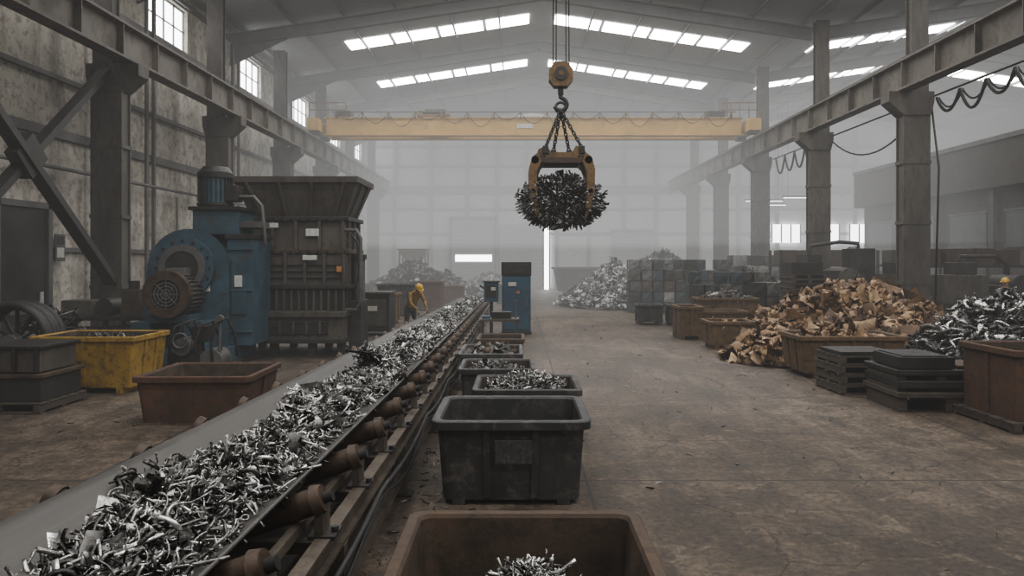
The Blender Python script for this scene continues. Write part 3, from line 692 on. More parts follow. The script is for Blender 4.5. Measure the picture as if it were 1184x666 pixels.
for sx in(-.7,-.1,.6): b.bb(sx-.07,sx+.07,-.5,.5,.47,.55,wood)
b.bb(-.8,.76,-.55,.57,.55,.63,steeld); b.bb(-.72,.1,-.5,.4,.64,.82,steeld); b.bb(-.66,.02,-.45,.36,.82,.84,black)
b.bb(.2,.7,-.4,.3,.63,.68,rustdk); b.obj('steel_plate_stack',(6.5,11.6,0),-.02,bevel=.01)
b=B(); pallet(b,0,0,0,1.3,1.2,.16); 
b.bb(-.6,.6,-.5,.5,.16,.52,steeld); b.bb(-.64,.64,-.54,.54,.52,.58,rustdk); b.bb(-.55,.55,-.45,.45,.6,.95,machg); b.bb(-.6,.6,-.5,.5,.95,1.0,steeld)
for k in range(4): b.bb(-.5+k*.33,-.45+k*.33,-.52,-.45,.6,.95,steeld)
b.obj('parts_crate',(-7.75,11.5,0),bevel=.01)
# ------------------------------------------------------------------ PILES
pile('brass_scrap_pile',8.6,19.2,3.2,3.7,1.60,2600,.38,T_BRASS,brass,moundb,41,.8,1.15)
pile('brass_scrap_pile',6.2,16.9,1.5,1.5,.70,600,.28,T_BRASS,brass,moundb,42,.8,1.1)
pile('steel_parts_pile',9.75,14.8,1.7,2.4,1.4,1500,.34,T_PARTS,silver,moundm,43,.7,1.5,tonepow=2.4)
pile('steel_parts_pile',14.5,18.2,2.9,2.7,1.5,700,.5,T_PARTS,darkscrap,moundm,44,.6,1.2)
pile('shredded_aluminium_pile',4.9,37.5,3.0,4.5,2.2,3000,.28,T_MIX,pale,moundm,45,.8,1.0,tonepow=.9)
pile('mixed_scrap_pile',-5.8,42.2,3.9,4.2,2.0,2200,.42,T_MIX,mixed,moundm,46,.8,1.1)
pile('mixed_scrap_pile',9.5,29.6,1.8,1.2,1.8,700,.4,T_MIX,mixed,moundm,47,.8,1.1)
pile('mixed_scrap_pile',8.0,42.0,2.9,4,2.7,1300,.5,T_MIX,darkscrap,moundm,48,.8,1.1)
pile('shredded_aluminium_pile',-2.2,49.0,2.4,2.4,1.4,900,.35,T_MIX,pale,moundm,49,.8,1.0)
pile('dark_scrap_pile',17.2,38,2.6,3.4,2.2,900,.6,T_MIX,mixed,moundm,50,.8,1.0)
pile('dark_scrap_pile',-8.6,29.5,1.2,3.6,1.2,500,.4,T_DARK,darkscrap,moundm,51,.8,1.0)
pile('dark_scrap_pile',11.2,24.3,.9,1.0,1.6,400,.36,T_DARK,darkscrap,moundm,52,.8,1.0,tonepow=1.6)
pile('cable_scrap_pile',-9.75,15.35,1.35,.9,1.25,500,.5,T_CABLE,darkscrap,moundm,53,.7,1.0,tonepow=3)
r=np.random.default_rng(77); n=1200; P=[]
for i in range(n):
    c=r.integers(0,7)
    if c==0: P.append((r.uniform(-1.0,.95),r.uniform(3,14),.012))
    elif c==1: P.append((r.uniform(-2.6,-1.0),r.uniform(3,9),.012))
    elif c==2: P.append((r.uniform(4.2,7.5),r.uniform(11,20),.015))
    elif c==3: P.append((r.uniform(1.5,7),r.uniform(26,36),.015))
    elif c==4: P.append((r.uniform(-1.1,-.7),r.uniform(3,9),.012))
    elif c==5: P.append((r.uniform(1,6),r.uniform(4,26),.01))
    else: P.append((r.uniform(-8,-3),r.uniform(9,16),.012))
scrap('floor_debris',np.array(P),r.uniform(.02,.10,n),T_DARK+T_SWARF,mixed,78,.12)
b=B(); rr=random.Random(3)
def bale(c,s,R,VV,FF,TT,tone):
    m=3
    for ax in range(3):
        for sg in(-1,1):
            o=len(VV)
            for i in range(m+1):
                for k in range(m+1):
                    q=[0,0,0]; q[ax]=sg*.5; q[(ax+1)%3]=i/m-.5; q[(ax+2)%3]=k/m-.5
                    e=(abs(i/m-.5)>.49)or(abs(k/m-.5)>.49)
                    f=.96 if e else 1+rr.uniform(-.05,.06)
                    p=R@Vector((q[0]*s[0]*f,q[1]*s[1]*f,q[2]*s[2]*f)); VV.append((p.x+c[0],p.y+c[1],p.z+c[2])); TT.append(min(1,max(0,tone+rr.uniform(-.06,.06))))
            for i in range(m):
                for k in range(m):
                    FF.append((o+i*(m+1)+k,o+(i+1)*(m+1)+k,o+(i+1)*(m+1)+k+1,o+i*(m+1)+k+1))
def bales(name,x0,x1,y0,ny,hmax,seed,s=.56):
    rr.seed(seed); VV=[];FF=[];TT=[]
    x=x0
    while x<x1:
        for j in range(ny):
            hh=hmax-(1 if rr.random()<.35 else 0)+(0 if j else -rr.choice([0,0,1]))
            for k in range(max(1,hh)):
                R=Matrix.Rotation(rr.uniform(-.1,.1),3,'Z')
                bale((x+rr.uniform(-.03,.03)-x0,y0+j*s*1.04-y0,k*s+s/2),(s*.97,s*.97,s*.97),R,VV,FF,TT,rr.random())
        x+=s*1.04
    me=bpy.data.meshes.new(name); me.from_pydata(VV,[],FF); me.materials.append(balem)
    at=me.attributes.new('tone','FLOAT','POINT'); at.data.foreach_set('value',np.array(TT,np.float32)); me.update()
    o=bpy.data.objects.new(name,me); SC.collection.objects.link(o); o.location=(x0,y0,0); return o
bales('scrap_bale_stack',5.0,9.2,31.6,3,5,1,.46); bales('scrap_bale_stack',10.0,13.3,33.3,3,5,2,.5); bales('scrap_bale_stack',6.6,9.4,27.2,2,4,4,.46); bales('scrap_bale_stack',8.4,9.8,25.9,2,3,6,.5)
# ------------------------------------------------------------------ HOPPER MACHINE
b=B()
BD=1.5
o1=[(-1.15,.1,3.30),(1.1,.1,3.30),(1.1,1.4,3.30),(-1.15,1.4,3.30)]; o2=[(-1.46,-.2,4.12),(1.42,-.2,4.12),(1.42,1.6,4.12),(-1.46,1.6,4.12)]
o3=[(-1.52,-.26,4.12),(1.48,-.26,4.12),(1.48,1.66,4.12),(-1.52,1.66,4.12)]; o4=[(x,y,4.26) for x,y,z in o3]; o5=[(x*.94,(y-.7)*.92+.7,4.26) for x,y,z in o3]; o6=[(-1.0,.25,3.35),(1.0,.25,3.35),(1.0,1.3,3.35),(-1.0,1.3,3.35)]
b.loops([o1,o2,o3,o4,o5,o6],[machg,machg,machg,machg,interior],True,True)
for x in(-.95,-.32,.32,.95): b.beam((x*.9,.06,3.32),(x*1.22,-.24,4.12),.07,.07,machg,up=(0,1,0))
for yy in(.4,1.1): 
    b.beam((1.11,yy,3.32),(1.44,yy,4.12),.07,.07,machg,up=(1,0,0)); b.beam((-1.16,yy,3.32),(-1.48,yy,4.12),.07,.07,machg,up=(-1,0,0))
b.bb(-1.2,1.12,.0,BD,2.52,3.30,machg); b.bb(-1.3,1.22,-.1,BD+.1,3.22,3.32,steeld); b.bb(-1.3,1.22,-.1,BD+.1,2.44,2.54,rustdk)
b.bb(-1.25,1.16,-.05,BD,1.66,2.44,machg); b.bb(-1.36,1.26,-.14,BD+.1,1.60,1.70,steeld)
for x in np.linspace(-1.16,1.08,5): b.bb(x-.04,x+.04,-.09,.0,2.54,3.22,machg)
for x in np.linspace(-1.2,1.11,6): b.bb(x-.04,x+.04,-.13,-.05,1.70,2.44,machg)
for y in (.2,.75,1.3): b.bb(1.12,1.2,y-.04,y+.04,1.7,3.22,machg)
for z in(1.85,2.0,2.15): b.bb(-1.18,1.1,-.10,-.04,z,z+.04,steeld)
b.bb(-1.28,1.18,-.02,BD,1.06,1.60,steeld)
for x in np.linspace(-1.2,1.1,14): b.bb(x-.03,x+.03,-.10,-.02,1.08,1.58,machg)
b.bb(-1.42,1.2,-.45,BD,.95,1.08,machg); b.bb(-1.36,1.14,-.35,BD-.1,.42,.95,machg); b.bb(-1.42,1.2,-.45,BD,.34,.44,steeld)
b.bb(-1.0,.8,-.40,-.34,.55,.85,steeld); 
for k in range(6): b.bb(-.95+k*.31,-.9+k*.31,-.43,-.395,.55,.85,machg)
for x in(-1.3,-.5,.4,1.08):
    for y in(-.2,1.3): b.bb(x-.09,x+.09,y-.09,y+.09,0,.34,steeld)
b.bb(-1.45,1.25,-.3,1.5,0,.05,steeld)
b.bb(1.16,1.46,.2,1.0,.0,1.3,steeld); b.cyl((1.32,.6,1.3),(1.32,.6,2.3),.15,steel,n=18); b.cyl((1.32,.6,2.3),(1.32,.6,2.42),.19,steeld,n=18)
b.tube([(1.1,.0,3.0),(1.4,-.05,3.0),(1.5,-.05,2.8),(1.5,-.05,1.3),(1.4,-.05,1.1),(1.1,0,1.1)],.045,steel,10)
b.tube([(1.2,.3,2.9),(1.36,.28,2.7),(1.4,.25,2.0),(1.3,.2,1.4)],.03,black,8)
for x,y,z,w,h,m in((-.75,-.06,3.05,.3,.12,label),(.2,-.055,2.85,.32,.18,label),(.95,-.14,2.0,.12,.14,labelo),(.15,-.14,2.28,.34,.12,label)):
    b.bb(x,x+w,y-.04,y,z,z+h,m)
for z in(2.49,3.27,1.65):
    for x in np.linspace(-1.22,1.14,12): b.cyl((x,-.17,z),(x,-.1,z),.025,steeld,n=6)
b.obj('shredder_hopper',(-5.27,17.55,0),bevel=.012)
# ------------------------------------------------------------------ BLUE MACHINE
b=B()
pl=[(-.92,.42),(.80,.42),(.80,1.6)]+[(-.03+.83*math.cos(a),2.06+.85*math.sin(a)) for a in np.linspace(.15,math.pi-.1,14)]+[(-.92,1.7)]
b.prism(pl,.25,1.35,blue); 
pl2=[( (x+.05)*1.07-.05,(z-.42)*1.03+.40) for x,z in pl]; b.prism(pl2,.20,.30,blue); b.prism(pl2,1.3,1.4,blue)
def annulus(b,c,r0,r1,y0,y1,mat,n=32):
    L=[]
    for rr,yy in((r1,y1),(r1,y0),(r0,y0),(r0,y1)): L.append([(c[0]+rr*math.cos(2*math.pi*i/n),yy,c[1]+rr*math.sin(2*math.pi*i/n)) for i in range(n)])
    b.loops(L,[mat]*3,False,False,False)
annulus(b,(-.08,2.12),.42,.66,.05,.22,blue); annulus(b,(-.08,2.12),.36,.5,.0,.22,steel)
b.cyl((-.08,.02,2.12),(-.08,.2,2.12),.37,steeld,n=28); 
for k in range(16):
    a=2*math.pi*k/16; b.cyl((-.08+.58*math.cos(a),.02,2.12+.58*math.sin(a)),(-.08+.58*math.cos(a),.06,2.12+.58*math.sin(a)),.028,steeld,n=6)
mc=(-.10,1.58)
b.cyl((mc[0],-.55,mc[1]),(mc[0],.2,mc[1]),.40,steel,n=28)
for k in range(30):
    a=2*math.pi*k/30; R=Matrix.Rotation(-a,3,'Y'); p=R@Vector((.43,0,0)); b.box(mc[0]+p.x,-.18,mc[1]+p.z,.07,.68,.018,steel,R)
annulus(b,mc,.30,.49,-.68,-.50,roller); b.cyl((mc[0],-.62,mc[1]),(mc[0],-.5,mc[1]),.31,black,n=24)
for q in(.10,.17,.24,.31): annulus(b,mc,q-.012,q+.012,-.67,-.63,steel,24)
for k in range(4): R=Matrix.Rotation(k*math.pi/4,3,'Y'); b.box(mc[0],-.65,mc[1],.62,.03,.025,steel,R)
b.bb(mc[0]-.42,mc[0]+.42,-.5,.2,.98,1.14,blue); b.bb(-.18+mc[0],.22+mc[0],-.3,.1,1.96,2.12,steel)
b.bb(-.98,1.0,-.62,1.45,.12,.42,blue); b.bb(-1.05,1.1,-.7,1.5,0,.12,steeld)
b.bb(-.88,-.50,-.55,.2,.42,1.0,blue); b.bb(.18,.60,-.5,.2,.42,1.0,blue)
b.bb(.78,1.32,.3,1.5,.42,2.75,blue); b.bb(.74,1.36,.25,1.55,2.75,2.85,steeld); b.bb(.88,1.2,.27,.30,1.1,2.3,blue); b.bb(.95,1.12,.25,.275,1.7,1.95,label)
for z in(.7,1.6,2.5): b.bb(.76,1.34,.26,.3,z,z+.05,blue)
b.bb(.0,1.0,.35,1.35,2.85,3.40,blue); b.bb(-.07,1.07,.28,1.42,3.38,3.46,steeld); b.bb(.7,1.40,.5,1.2,3.0,3.15,steel)
vx=.32
b.cyl((vx,.8,3.46),(vx,.8,4.15),.33,blue,n=26); b.cyl((vx,.8,3.50),(vx,.8,3.56),.39,steeld,n=26); b.cyl((vx,.8,4.12),(vx,.8,4.24),.38,steeld,n=26); b.cyl((vx,.8,4.24),(vx,.8,4.38),.38,steeld,.26,n=26)
for k in range(22):
    a=2*math.pi*k/22; R=Matrix.Rotation(a,3,'Z'); p=R@Vector((.35,0,0)); b.box(vx+p.x,.8+p.y,3.85,.06,.016,.52,steeld,R)
b.bb(.60,.86,.6,1.0,3.6,3.95,steeld)
b.tube([(.86,.8,3.7),(1.2,.75,3.7),(1.38,.75,3.5),(1.44,.8,2.6)],.045,steel,8)
b.bb(.25,.45,.17,.2,1.6,1.85,label); b.bb(-.05,.12,.17,.2,.7,.85,label)
b.obj('crusher_drive_unit',(-7.15,15.75,0),bevel=.012)
b=B(); b.bb(-.6,.6,-.4,.4,0,.1,steeld); b.bb(-.5,.1,-.25,.3,.1,.5,steeld); b.cyl((-.2,-.3,.62),(-.2,.3,.62),.17,steel,n=18); b.cyl((.3,-.2,.35),(.3,.3,.35),.22,steel,n=18)
b.bb(.1,.5,-.3,.3,.1,.22,steeld); b.bb(-.1,.2,-.1,.2,.7,1.0,steeld)
for q,rz in((-.45,0),(-.3,.2),(0.05,.1),(.35,.3)):
    b.tube([(q,-.2,.3),(q,-.28,.7),(q+.08,-.2,1.0+rz*.3),(q+.25,-.1,1.08+rz*.3),(q+.36,0,.8),(q+.36,.1,.4)],.028,black,8)
b.torus((-.2,-.36,.75),.14,.02,steel,Matrix.Rotation(math.pi/2,3,'X'))
b.cyl((.45,-.1,.1),(.45,-.1,1.15),.03,steel,n=8); b.cyl((.45,-.16,1.15),(.45,-.08,1.15),.08,steel,n=16)
b.obj('hydraulic_pump_unit',(-6.25,14.35,0),bevel=.008)
b=B(); b.bb(-.55,.55,-.5,.5,.12,1.25,steeld); b.bb(-.6,.6,-.55,.55,1.25,1.32,machg); b.bb(-.45,.45,-.56,-.5,.3,1.1,machg)
for x in(-.45,.45): b.bb(x-.05,x+.05,-.45,.45,0,.12,steeld)
b.bb(-.1,.2,-.585,-.56,.75,.9,label); b.obj('steel_tool_cabinet',(-4.45,22.6,0),bevel=.01)
bin_('yellow_skip_bin',-4.9,26.5,1.2,1.2,1.1,yrust,interior,tp=.9,r=.04,ribs=2)
bin_('dark_skip_bin',-5.0,30.5,1.6,1.4,1.3,plastic,interior,tp=.9,r=.04,ribs=2)
bin_('rusty_open_bin',-4.2,33.8,1.5,1.4,1.3,rustbin,interior,tp=.9,r=.04,ribs=2)
b=B(); 
b.loops([[(-.3,-.3,1.9),(.3,-.3,1.9),(.3,.3,1.9),(-.3,.3,1.9)],[(-1.0,-.9,3.0),(1.0,-.9,3.0),(1.0,.9,3.0),(-1.0,.9,3.0)],[(-.95,-.85,3.0),(.95,-.85,3.0),(.95,.85,3.0),(-.95,.85,3.0)],[(-.25,-.25,1.95),(.25,-.25,1.95),(.25,.25,1.95),(-.25,.25,1.95)]],[yrust,yrust,interior],False,True)
for x in(-.85,.85):
    for y in(-.75,.75): b.bb(x-.06,x+.06,y-.06,y+.06,0,2.8,steeld)
b.bb(-.9,.9,-.8,.8,1.2,1.3,steeld); b.cyl((0,0,1.3),(0,0,1.95),.3,steel,n=16); b.obj('feed_hopper',(-7.0,49,0))
b=B(); b.bb(-.44,.44,-.4,.4,.10,1.80,blued); b.bb(-.46,.46,-.42,.42,1.80,2.22,steeld); b.bb(-.40,.40,-.44,-.42,1.86,2.16,black); b.bb(-.40,.40,-.425,-.4,.16,1.74,blued)
b.bb(-.25,.0,-.445,-.42,1.48,1.6,label); b.bb(.30,.34,-.46,-.42,.85,1.1,steel); b.bb(-.46,.46,-.42,.42,0,.10,steeld)
for z in(.3,.9,1.5): b.cyl((-.41,-.44,z),(-.41,-.44,z+.1),.018,steel,n=8)
b.bb(.0,.1,-.445,-.42,1.25,1.33,labelo); b.cyl((.2,-.46,1.4),(.2,-.42,1.4),.04,steel,n=12)
b.obj('control_cabinet',(-.08,22.9,0),bevel=.01)
b=B(); b.cyl((0,0,0),(0,0,1.0),.05,steeld,n=10); b.bb(-.22,.22,-.15,.15,1.0,1.6,blued); b.bb(-.16,.16,-.17,-.15,1.15,1.5,steeld); b.bb(.0,.14,-.18,-.16,1.35,1.45,label); b.bb(-.25,.25,-.2,.2,0,.04,steeld); b.bb(-.26,.26,-.2,.2,1.6,1.64,steeld)
b.cyl((-.22,0,1.4),(-.36,0,1.5),.03,steel,n=8); b.obj('control_pedestal',(-.85,22.6,0),bevel=.008)
b=B(); b.bb(-.5,.5,-.35,.35,.72,.78,frame)
for x in(-.45,.45):
    for y in(-.3,.3): b.bb(x-.03,x+.03,y-.03,y+.03,0,.72,frame)
b.bb(-.45,.45,-.3,.3,.2,.24,frame); b.bb(-.2,.3,-.2,.2,.78,.95,steeld); b.cyl((.42,-.2,.78),(.42,-.2,1.25),.02,steel,n=8); b.bb(-.45,-.25,-.2,.1,.78,.85,blued)
b.obj('sorting_bench',(-.5,19.0,0))
b=B()
for k in range(5): b.torus((0,.0+k*.12,.78),.68-.02*(k%2),.07,black,Matrix.Rotation(math.pi/2,3,'X'),n=36)
for k in range(6):
    R=Matrix.Rotation(k*math.pi/6,3,'Y'); b.box(0,.2,.78,1.25,.05,.05,steeld,R)
b.cyl((0,-.05,.78),(0,.55,.78),.14,steel,n=18); b.bb(-.4,.4,0,.5,0,.1,steeld); b.bb(-.35,-.25,-.06,-.02,0,.5,steeld); b.bb(.25,.35,-.06,-.02,0,.5,steeld)
b.obj('cable_reel',(-9.35,13.5,.0))
b=B(); b.bb(-1.3,1.3,-.5,.5,.9,1.0,steeld)
for x in(-1.2,0,1.2):
    for y in(-.4,.4): b.bb(x-.05,x+.05,y-.05,y+.05,0,.9,steeld)
b.bb(-1.2,1.2,-.4,.4,.3,.35,steeld); b.bb(-1.1,-.4,-.3,.3,1.0,1.35,machg); b.cyl((-.1,-.3,1.2),(-.1,.3,1.2),.2,steeld,n=16); b.bb(.3,.7,-.3,.2,1.0,1.6,rustdk); b.cyl((.95,0,1.0),(.95,0,1.4),.16,yrust,n=16)
b.bb(-1.0,-.2,-.3,.3,.35,.7,rustdk); b.bb(.1,.9,-.3,.3,.35,.75,machg); b.cyl((.5,-.1,1.6),(.5,-.1,1.8),.12,steeld,n=14)
b.obj('workbench',(-9.5,17.3,0),bevel=.01)
def drum(x,y,m):
    b=B(); n=24
    b.cyl((0,0,0),(0,0,.88),.29,m,n=n)
    for z in(.02,.3,.58,.86): b.torus((0,0,z),.29,.015,m,n=24,k=6)
    b.cyl((.12,.1,.88),(.12,.1,.9),.03,steeld,n=10); b.obj('oil_drum',(x,y,0))
drum(-9.1,20.9,rustdk); drum(-8.4,21.4,blued); drum(-9.6,22.2,rustdk)
b=B(); b.bb(0,.25,-.4,.4,0,1.1,steel); b.bb(.25,.27,-.35,.35,.05,1.05,girt); b.cyl((.12,0,1.1),(.12,0,3),.04,steel,n=8); b.obj('electrical_box',(WXL+.3,24.9,1.4))
# ------------------------------------------------------------------ right bay
b=B(); ox=20.2
b.bb(ox,XR-.02,14,43,0,7.2,officem); b.bb(ox-.5,ox,13.7,43.2,5.3,7.3,officem); b.bb(ox-.55,ox-.45,13.7,43.25,7.2,7.4,steel)
for y in np.arange(15,43,4.0): b.bb(ox-.3,ox+.003,y-.15,y+.15,0,5.3,colm)
for y in np.arange(15.4,42,4.0): b.bb(ox-.05,ox-.01,y+.3,y+3.0,2.9,4.3,glassd); b.bb(ox-.08,ox-.05,y+.2,y+3.1,2.8,2.9,steel); b.bb(ox-.08,ox-.05,y+.2,y+3.1,4.3,4.4,steel)
b.obj('office_block')
b=B(); b.bb(-1.3,1.3,-1,1,0,1.1,steeld); b.bb(-1.0,.6,-.8,.8,1.1,1.9,steeld); b.bb(-1.2,-.7,-.6,.6,1.9,2.5,steeld); b.cyl((.2,-.9,1.6),(.2,.6,1.6),.4,machg,n=20); b.bb(.6,1.2,-.7,.7,1.1,2.7,steeld); b.tube([(.9,0,2.7),(.9,0,2.9),(.2,0,2.95),(-.9,0,2.8),(-.9,0,2.5)],.07,steeld,10)
for x in(-1,-.3,.4): b.bb(x,x+.4,-1.04,-1,.3,.8,machg)
b.obj('baling_press',(11.7,27.3,0),bevel=.015)
b=B(); b.bb(-1.6,1.6,-.8,.8,0,.9,steeld); b.bb(-1.5,-.3,-.6,.6,.9,1.8,machg); b.bb(.1,1.3,-.6,.6,.9,1.45,rustdk); b.cyl((.7,-.7,1.5),(.7,.6,1.5),.3,steeld,n=18); b.bb(-1.2,-.6,-.4,.4,1.8,2.2,steeld)
b.tube([(-.9,0,2.2),(-.9,0,2.4),(.3,0,2.4),(.7,0,2.1),(.7,0,1.8)],.06,steeld,8); b.obj('shear_machine',(15.4,24.2,0),bevel=.015)
def rack(x,y):
    b=B(); b.bb(-2,2,-.7,.7,2.0,2.1,steeld); b.bb(-2,2,-.7,.7,1.0,1.08,steeld)
    for x1 in(-1.95,0,1.95):
        for y1 in(-.65,.65): b.bb(x1-.05,x1+.05,y1-.05,y1+.05,0,2.7,steeld)
    for x1 in(-1.5,-.6,.5,1.4): b.bb(x1-.35,x1+.35,-.5,.5,2.1,2.1+.3+.3*abs(math.sin(x1*3)),rustdk); b.bb(x1-.35,x1+.35,-.5,.5,1.08,1.6,machg); b.bb(x1-.3,x1+.3,-.5,.5,0,.6,machg)
    b.obj('storage_rack',(x,y,0),bevel=.01)
rack(12.9,31.4); rack(17.4,31.0); rack(16.6,27.4)
b=B()
def sag(p0,p1,d,r=.03):
    p0=Vector(p0);p1=Vector(p1); b.tube([p0.lerp(p1,t)-Vector((0,0,4*d*t*(1-t))) for t in np.linspace(0,1,14)],r,black,7)
ys=np.linspace(13.8,21.9,8)
for i in range(len(ys)-1): sag((12.45,ys[i],7.12),(12.45,ys[i+1],7.12),.5+.14*(i%2),.045); sag((12.52,ys[i],7.12),(12.52,ys[i+1],7.12),.38,.03)
ys=np.linspace(29.6,35.6,6)
for i in range(len(ys)-1): sag((12.45,ys[i],7.2),(12.45,ys[i+1],7.2),.8,.045)
sag((12.3,22.4,6.9),(12.3,28.8,6.9),.9,.03)
b.cyl((12.45,13,7.2),(12.45,36,7.2),.03,steeld,n=6)
b.tube([(12.35,22.0,6.9),(12.4,21.7,5.0),(12.35,21.8,1.0)],.03,black,7)
b.obj('festoon_cable')
for i,(x,y) in enumerate(((17.0,44.0),(17.0,50.0),(15.5,46.5))):
    b=B(); b.bb(-1.2,1.2,-.1,.1,0,.12,steel); b.bb(-1.15,1.15,-.07,.07,-.02,0,win_e); b.cyl((-.9,0,.12),(-.9,0,6.3),.012,steeld,n=5); b.cyl((.9,0,.12),(.9,0,6.3),.012,steeld,n=5); b.obj('strip_light',(x,y,6.0))
b=B()
b.prism([(-1.3,.3),(1.1,.3),(1.6,1.8),(-1.6,1.8)],-.9,.9,steeld); b.bb(-1.7,1.7,-.95,.95,1.7,1.82,machg)
for x in(-.9,.9): b.bb(x-.1,x+.1,-.8,.8,0,.3,steeld)
b.obj('dark_skip_bin',(3.9,46.0,0),.2)
for i,(x,y,m) in enumerate(((-3.4,36.9,rustbin),(-.6,38.4,plastic),(14.4,47,plastic),(8.8,50.5,rustbin))):
    bin_('rusty_open_bin',x,y,1.4,1.2,1.0,m,interior,tp=.9,r=.04,ribs=2)
# ------------------------------------------------------------------ PEOPLE
def person(name,J,segs,loc,rz,headR,hand_dirs):
    names=list(J); idx={n:i for i,n in enumerate(names)}
    me=bpy.data.meshes.new('tmp'); me.from_pydata([J[n][0] for n in names],[(idx[a],idx[b_]) for a,b_,m in segs],[])
    o=bpy.data.objects.new('tmp',me); SC.collection.objects.link(o)
    sk=o.modifiers.new('skin','SKIN'); sk.use_smooth_shade=True
    for n in names:
        d=me.skin_vertices[0].data[idx[n]]; d.radius=(J[n][1],J[n][2]); d.use_root=(n=='pelvis'); d.use_loose=False
    ss=o.modifiers.new('sub','SUBSURF'); ss.levels=2; ss.render_levels=2
    bpy.context.view_layer.update(); dg=bpy.context.evaluated_depsgraph_get(); m2=bpy.data.meshes.new_from_object(o.evaluated_get(dg))
    b=B(); mm=[]
    vs=[v.co.copy() for v in m2.vertices]
    for p in m2.polygons:
        c=p.center; best=None
        for a,b_,m in segs:
            A=Vector(J[a][0]);Bv=Vector(J[b_][0]); d=Bv-A; t=max(0,min(1,(c-A).dot(d)/max(d.length_squared,1e-9)))
            dist=(c-(A+d*t)).length/( (J[a][1]*(1-t)+J[b_][1]*t)+.02)
            if best is None or dist<best[0]: best=(dist,m)
        mm.append(best[1])
    for m in set(mm): b.mi(m)
    b.v=[tuple(v) for v in vs]; b.f=[list(p.vertices) for p in m2.polygons]; b.m=[b.mats.index(m) for m in mm]; b.s=[True]*len(b.f)
    bpy.data.objects.remove(o)
    H=Vector(J['head'][0]); R=headR
    def hp(x,y,z): return H+R@Vector((x,y,z))
    b.ell(H,.076,.095,.118,skin,R,20,14); b.ell(hp(0,.03,-.065),.05,.06,.05,skin,R,14,8)
    b.ell(hp(0,.1,-.01),.014,.022,.026,skin,R,8,6)
    for s in(-1,1):
        b.ell(hp(s*.032,.086,.012),.013,.01,.009,label,R,8,6); b.ell(hp(s*.032,.094,.012),.006,.005,.006,eyed,R,8,6)
        b.ell(hp(s*.032,.088,.03),.018,.008,.005,eyed,R,8,4); b.ell(hp(s*.078,.0,.0),.012,.022,.032,skin,R,8,6)
    b.ell(hp(0,.09,-.05),.026,.008,.007,eyed,R,8,4)
    b.ell(hp(0,-.02,.01),.081,.09,.10,eyed,R,16,10,-.3)
    b.ell(hp(0,-.004,.04),.105,.125,.115,helm,R,22,10,0.0); b.ell(hp(0,.02,.04),.125,.16,.012,helm,R,22,4)
    b.ell(hp(0,-.004,.05),.014,.115,.118,helm,R,10,8,0.0)
    for side,w,d,nrm in hand_dirs:
        w=Vector(w);d=Vector(d).normalized();nrm=Vector(nrm).normalized(); s=d.cross(nrm).normalized()
        Mx=Matrix((s,d,nrm)).transposed()
        b.ell(w+d*.045,.042,.058,.018,glove,Mx,14,8)
        for k,(off,ln) in enumerate(((-.030,.068),(-.010,.080),(.010,.075),(.030,.058))):
            p=w+d*.085+s*off; c=[p-d*.02]
            for q in range(4):
                a=q*.32; c.append(c[-1]+(d*math.cos(a)+nrm*math.sin(a))*(ln+.02)/4)
            b.tube(c,.009,glove,8,[.0095,.0095,.009,.0085,.006])
        sd=-1*side; p=w+d*.03+s*sd*.03
        b.tube([p,p+s*sd*.025+d*.02,p+s*sd*.035+d*.045+nrm*.012,p+s*sd*.034+d*.065+nrm*.026],.011,glove,8,[.012,.011,.010,.007])
    return b.obj(name,loc,rz)
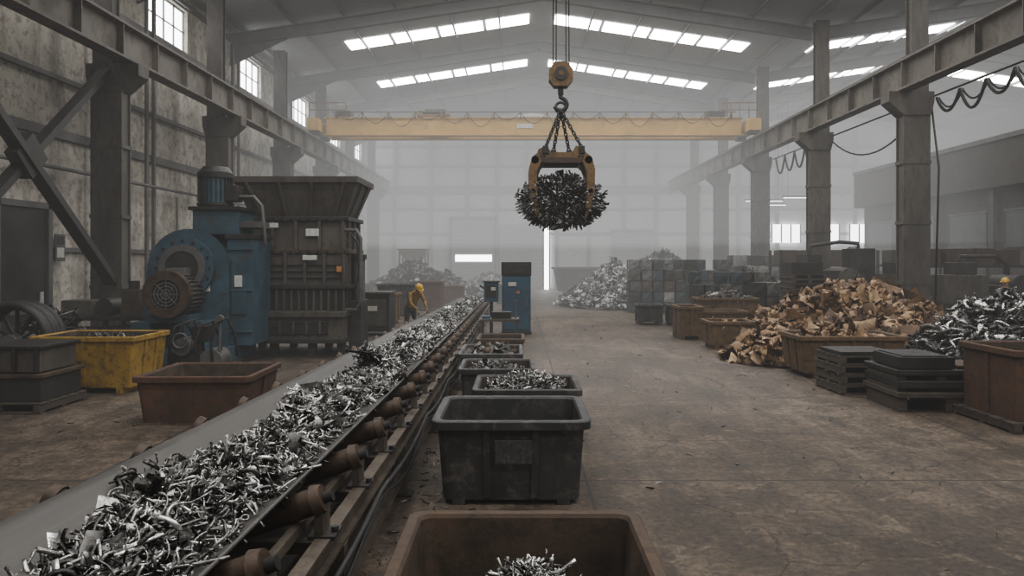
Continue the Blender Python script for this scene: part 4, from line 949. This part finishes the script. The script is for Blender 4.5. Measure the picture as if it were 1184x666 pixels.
def worker(name,loc,rz,bend):
    if bend:
        J=dict(pelvis=((0,0,.95),.15,.12),belly=((0,.09,1.10),.145,.12),chest=((0,.20,1.28),.16,.125),neckb=((0,.29,1.39),.075,.07),neck=((0,.34,1.43),.055,.055),head=((0,.41,1.465),.06,.06),
        hl=((-.10,0,.89),.10,.10),kl=((-.13,.08,.50),.065,.065),al=((-.14,.0,.10),.048,.048),tl=((-.15,.15,.045),.042,.035),
        hr=((.10,0,.89),.10,.10),kr=((.14,.02,.48),.065,.065),ar=((.15,-.12,.10),.048,.048),tr=((.17,.04,.045),.042,.035),
        sl=((-.19,.26,1.32),.068,.068),el=((-.24,.38,1.07),.05,.05),wl=((-.15,.56,.90),.034,.034),
        sr=((.19,.26,1.32),.068,.068),er=((.25,.36,1.06),.05,.05),wr=((.16,.56,.88),.034,.034))
        hd=Euler((-.7,0,0)).to_matrix(); hands=[(-1,(-.15,.56,.90),(.0,.5,-.8),(0,-.8,-.5)),(1,(.16,.56,.88),(.0,.5,-.8),(0,-.8,-.5))]
    else:
        J=dict(pelvis=((0,0,.95),.15,.11),belly=((0,.01,1.12),.14,.11),chest=((0,.0,1.32),.165,.12),neckb=((0,-.01,1.45),.075,.07),neck=((0,0,1.51),.055,.055),head=((0,.015,1.62),.06,.06),
        hl=((-.10,0,.88),.09,.09),kl=((-.12,.03,.50),.062,.062),al=((-.13,-.02,.10),.046,.046),tl=((-.15,.13,.045),.042,.035),
        hr=((.10,0,.88),.09,.09),kr=((.13,.03,.50),.062,.062),ar=((.14,-.02,.10),.046,.046),tr=((.17,.13,.045),.042,.035),
        sl=((-.19,-.01,1.40),.065,.065),el=((-.25,-.02,1.12),.048,.048),wl=((-.22,.20,1.0),.034,.034),
        sr=((.19,-.01,1.40),.065,.065),er=((.25,-.02,1.12),.048,.048),wr=((.22,.20,1.0),.034,.034))
        hd=Euler((-.15,0,0)).to_matrix(); hands=[(-1,(-.22,.20,1.0),(.1,1,-.2),(0,-.2,-1)),(1,(.22,.20,1.0),(-.1,1,-.2),(0,-.2,-1))]
    S=[('pelvis','belly',jacket),('belly','chest',jacket),('chest','neckb',jacket),('neckb','neck',skin),('neck','head',skin),
       ('pelvis','hl',trous),('hl','kl',trous),('kl','al',trous),('al','tl',boot),('pelvis','hr',trous),('hr','kr',trous),('kr','ar',trous),('ar','tr',boot),
       ('chest','sl',jacket),('sl','el',jacket),('el','wl',jacket),('chest','sr',jacket),('sr','er',jacket),('er','wr',jacket)]
    return person(name,J,S,loc,rz,hd,hands)
worker('worker',(-3.14,21.2,0),math.radians(-135),True)
worker('worker',(14.30,21.6,0),math.radians(120),False)
# ------------------------------------------------------------------ HAZE (self-glowing volumes)
def haze(name,x0,x1,y0,y1,z0,z1,dens,L,c=(.93,.98,1.0)):
    m=bpy.data.materials.new(name); m.use_nodes=True; nt=m.node_tree; nt.nodes.clear()
    out=_n(nt,'ShaderNodeOutputMaterial'); ad=_n(nt,'ShaderNodeAddShader'); ab=_n(nt,'ShaderNodeVolumeAbsorption'); em=_n(nt,'ShaderNodeEmission')
    ab.inputs['Color'].default_value=(0,0,0,1); ab.inputs['Density'].default_value=dens
    em.inputs['Color'].default_value=(*c,1); em.inputs['Strength'].default_value=dens*L  # no scattering: emission stands in for light scattered by haze
    nt.links.new(ab.outputs[0],ad.inputs[0]); nt.links.new(em.outputs[0],ad.inputs[1]); nt.links.new(ad.outputs[0],out.inputs['Volume'])
    b=B()
    if z1 is None:
        xs_=[x0,1,12.2,22,x1]
        poly=[(x0,z0),(x1,z0)]+[(q,(roofz(q-1e-6) if q>22 else roofz(q))-.05) for q in xs_[::-1]]
        b.prism(poly,y0,y1,m)
    else: b.bb(x0,x1,y0,y1,z0,z1,m)
    return b.obj(name)
haze('haze_glow_near',WXL+.01,XR-.01,YF+.5,29.0,.02,None,.0048,.38,(1.0,.985,.96))
haze('haze_glow_upper',WXL+.01,XR-.01,29.01,YB-.02,3.01,None,.0225,.64,(.98,.99,.99))  # upper far volume given a brighter glow than the lower one
haze('haze_glow_lower',WXL+.01,XR-.01,29.01,YB-.02,.02,3.0,.020,.46,(.99,.99,.98))
# ------------------------------------------------------------------ WORLD / CAMERA
w=bpy.data.worlds.new('World'); SC.world=w; w.use_nodes=True
bg=w.node_tree.nodes['Background']; bg.inputs[0].default_value=(1.0,.95,.88,1); bg.inputs[1].default_value=.36
cam=bpy.data.cameras.new('camera'); co=bpy.data.objects.new('camera',cam); SC.collection.objects.link(co)
co.location=(0,0,2.3); co.rotation_euler=(math.pi/2,0,0); cam.sensor_width=36; cam.lens=25.84; cam.shift_x=-.0068; cam.shift_y=-.0279; cam.clip_end=300
SC.camera=co
SC.view_settings.view_transform='AgX'
try: SC.view_settings.look='AgX - Medium High Contrast'
except Exception: pass
SC.view_settings.exposure=0.1
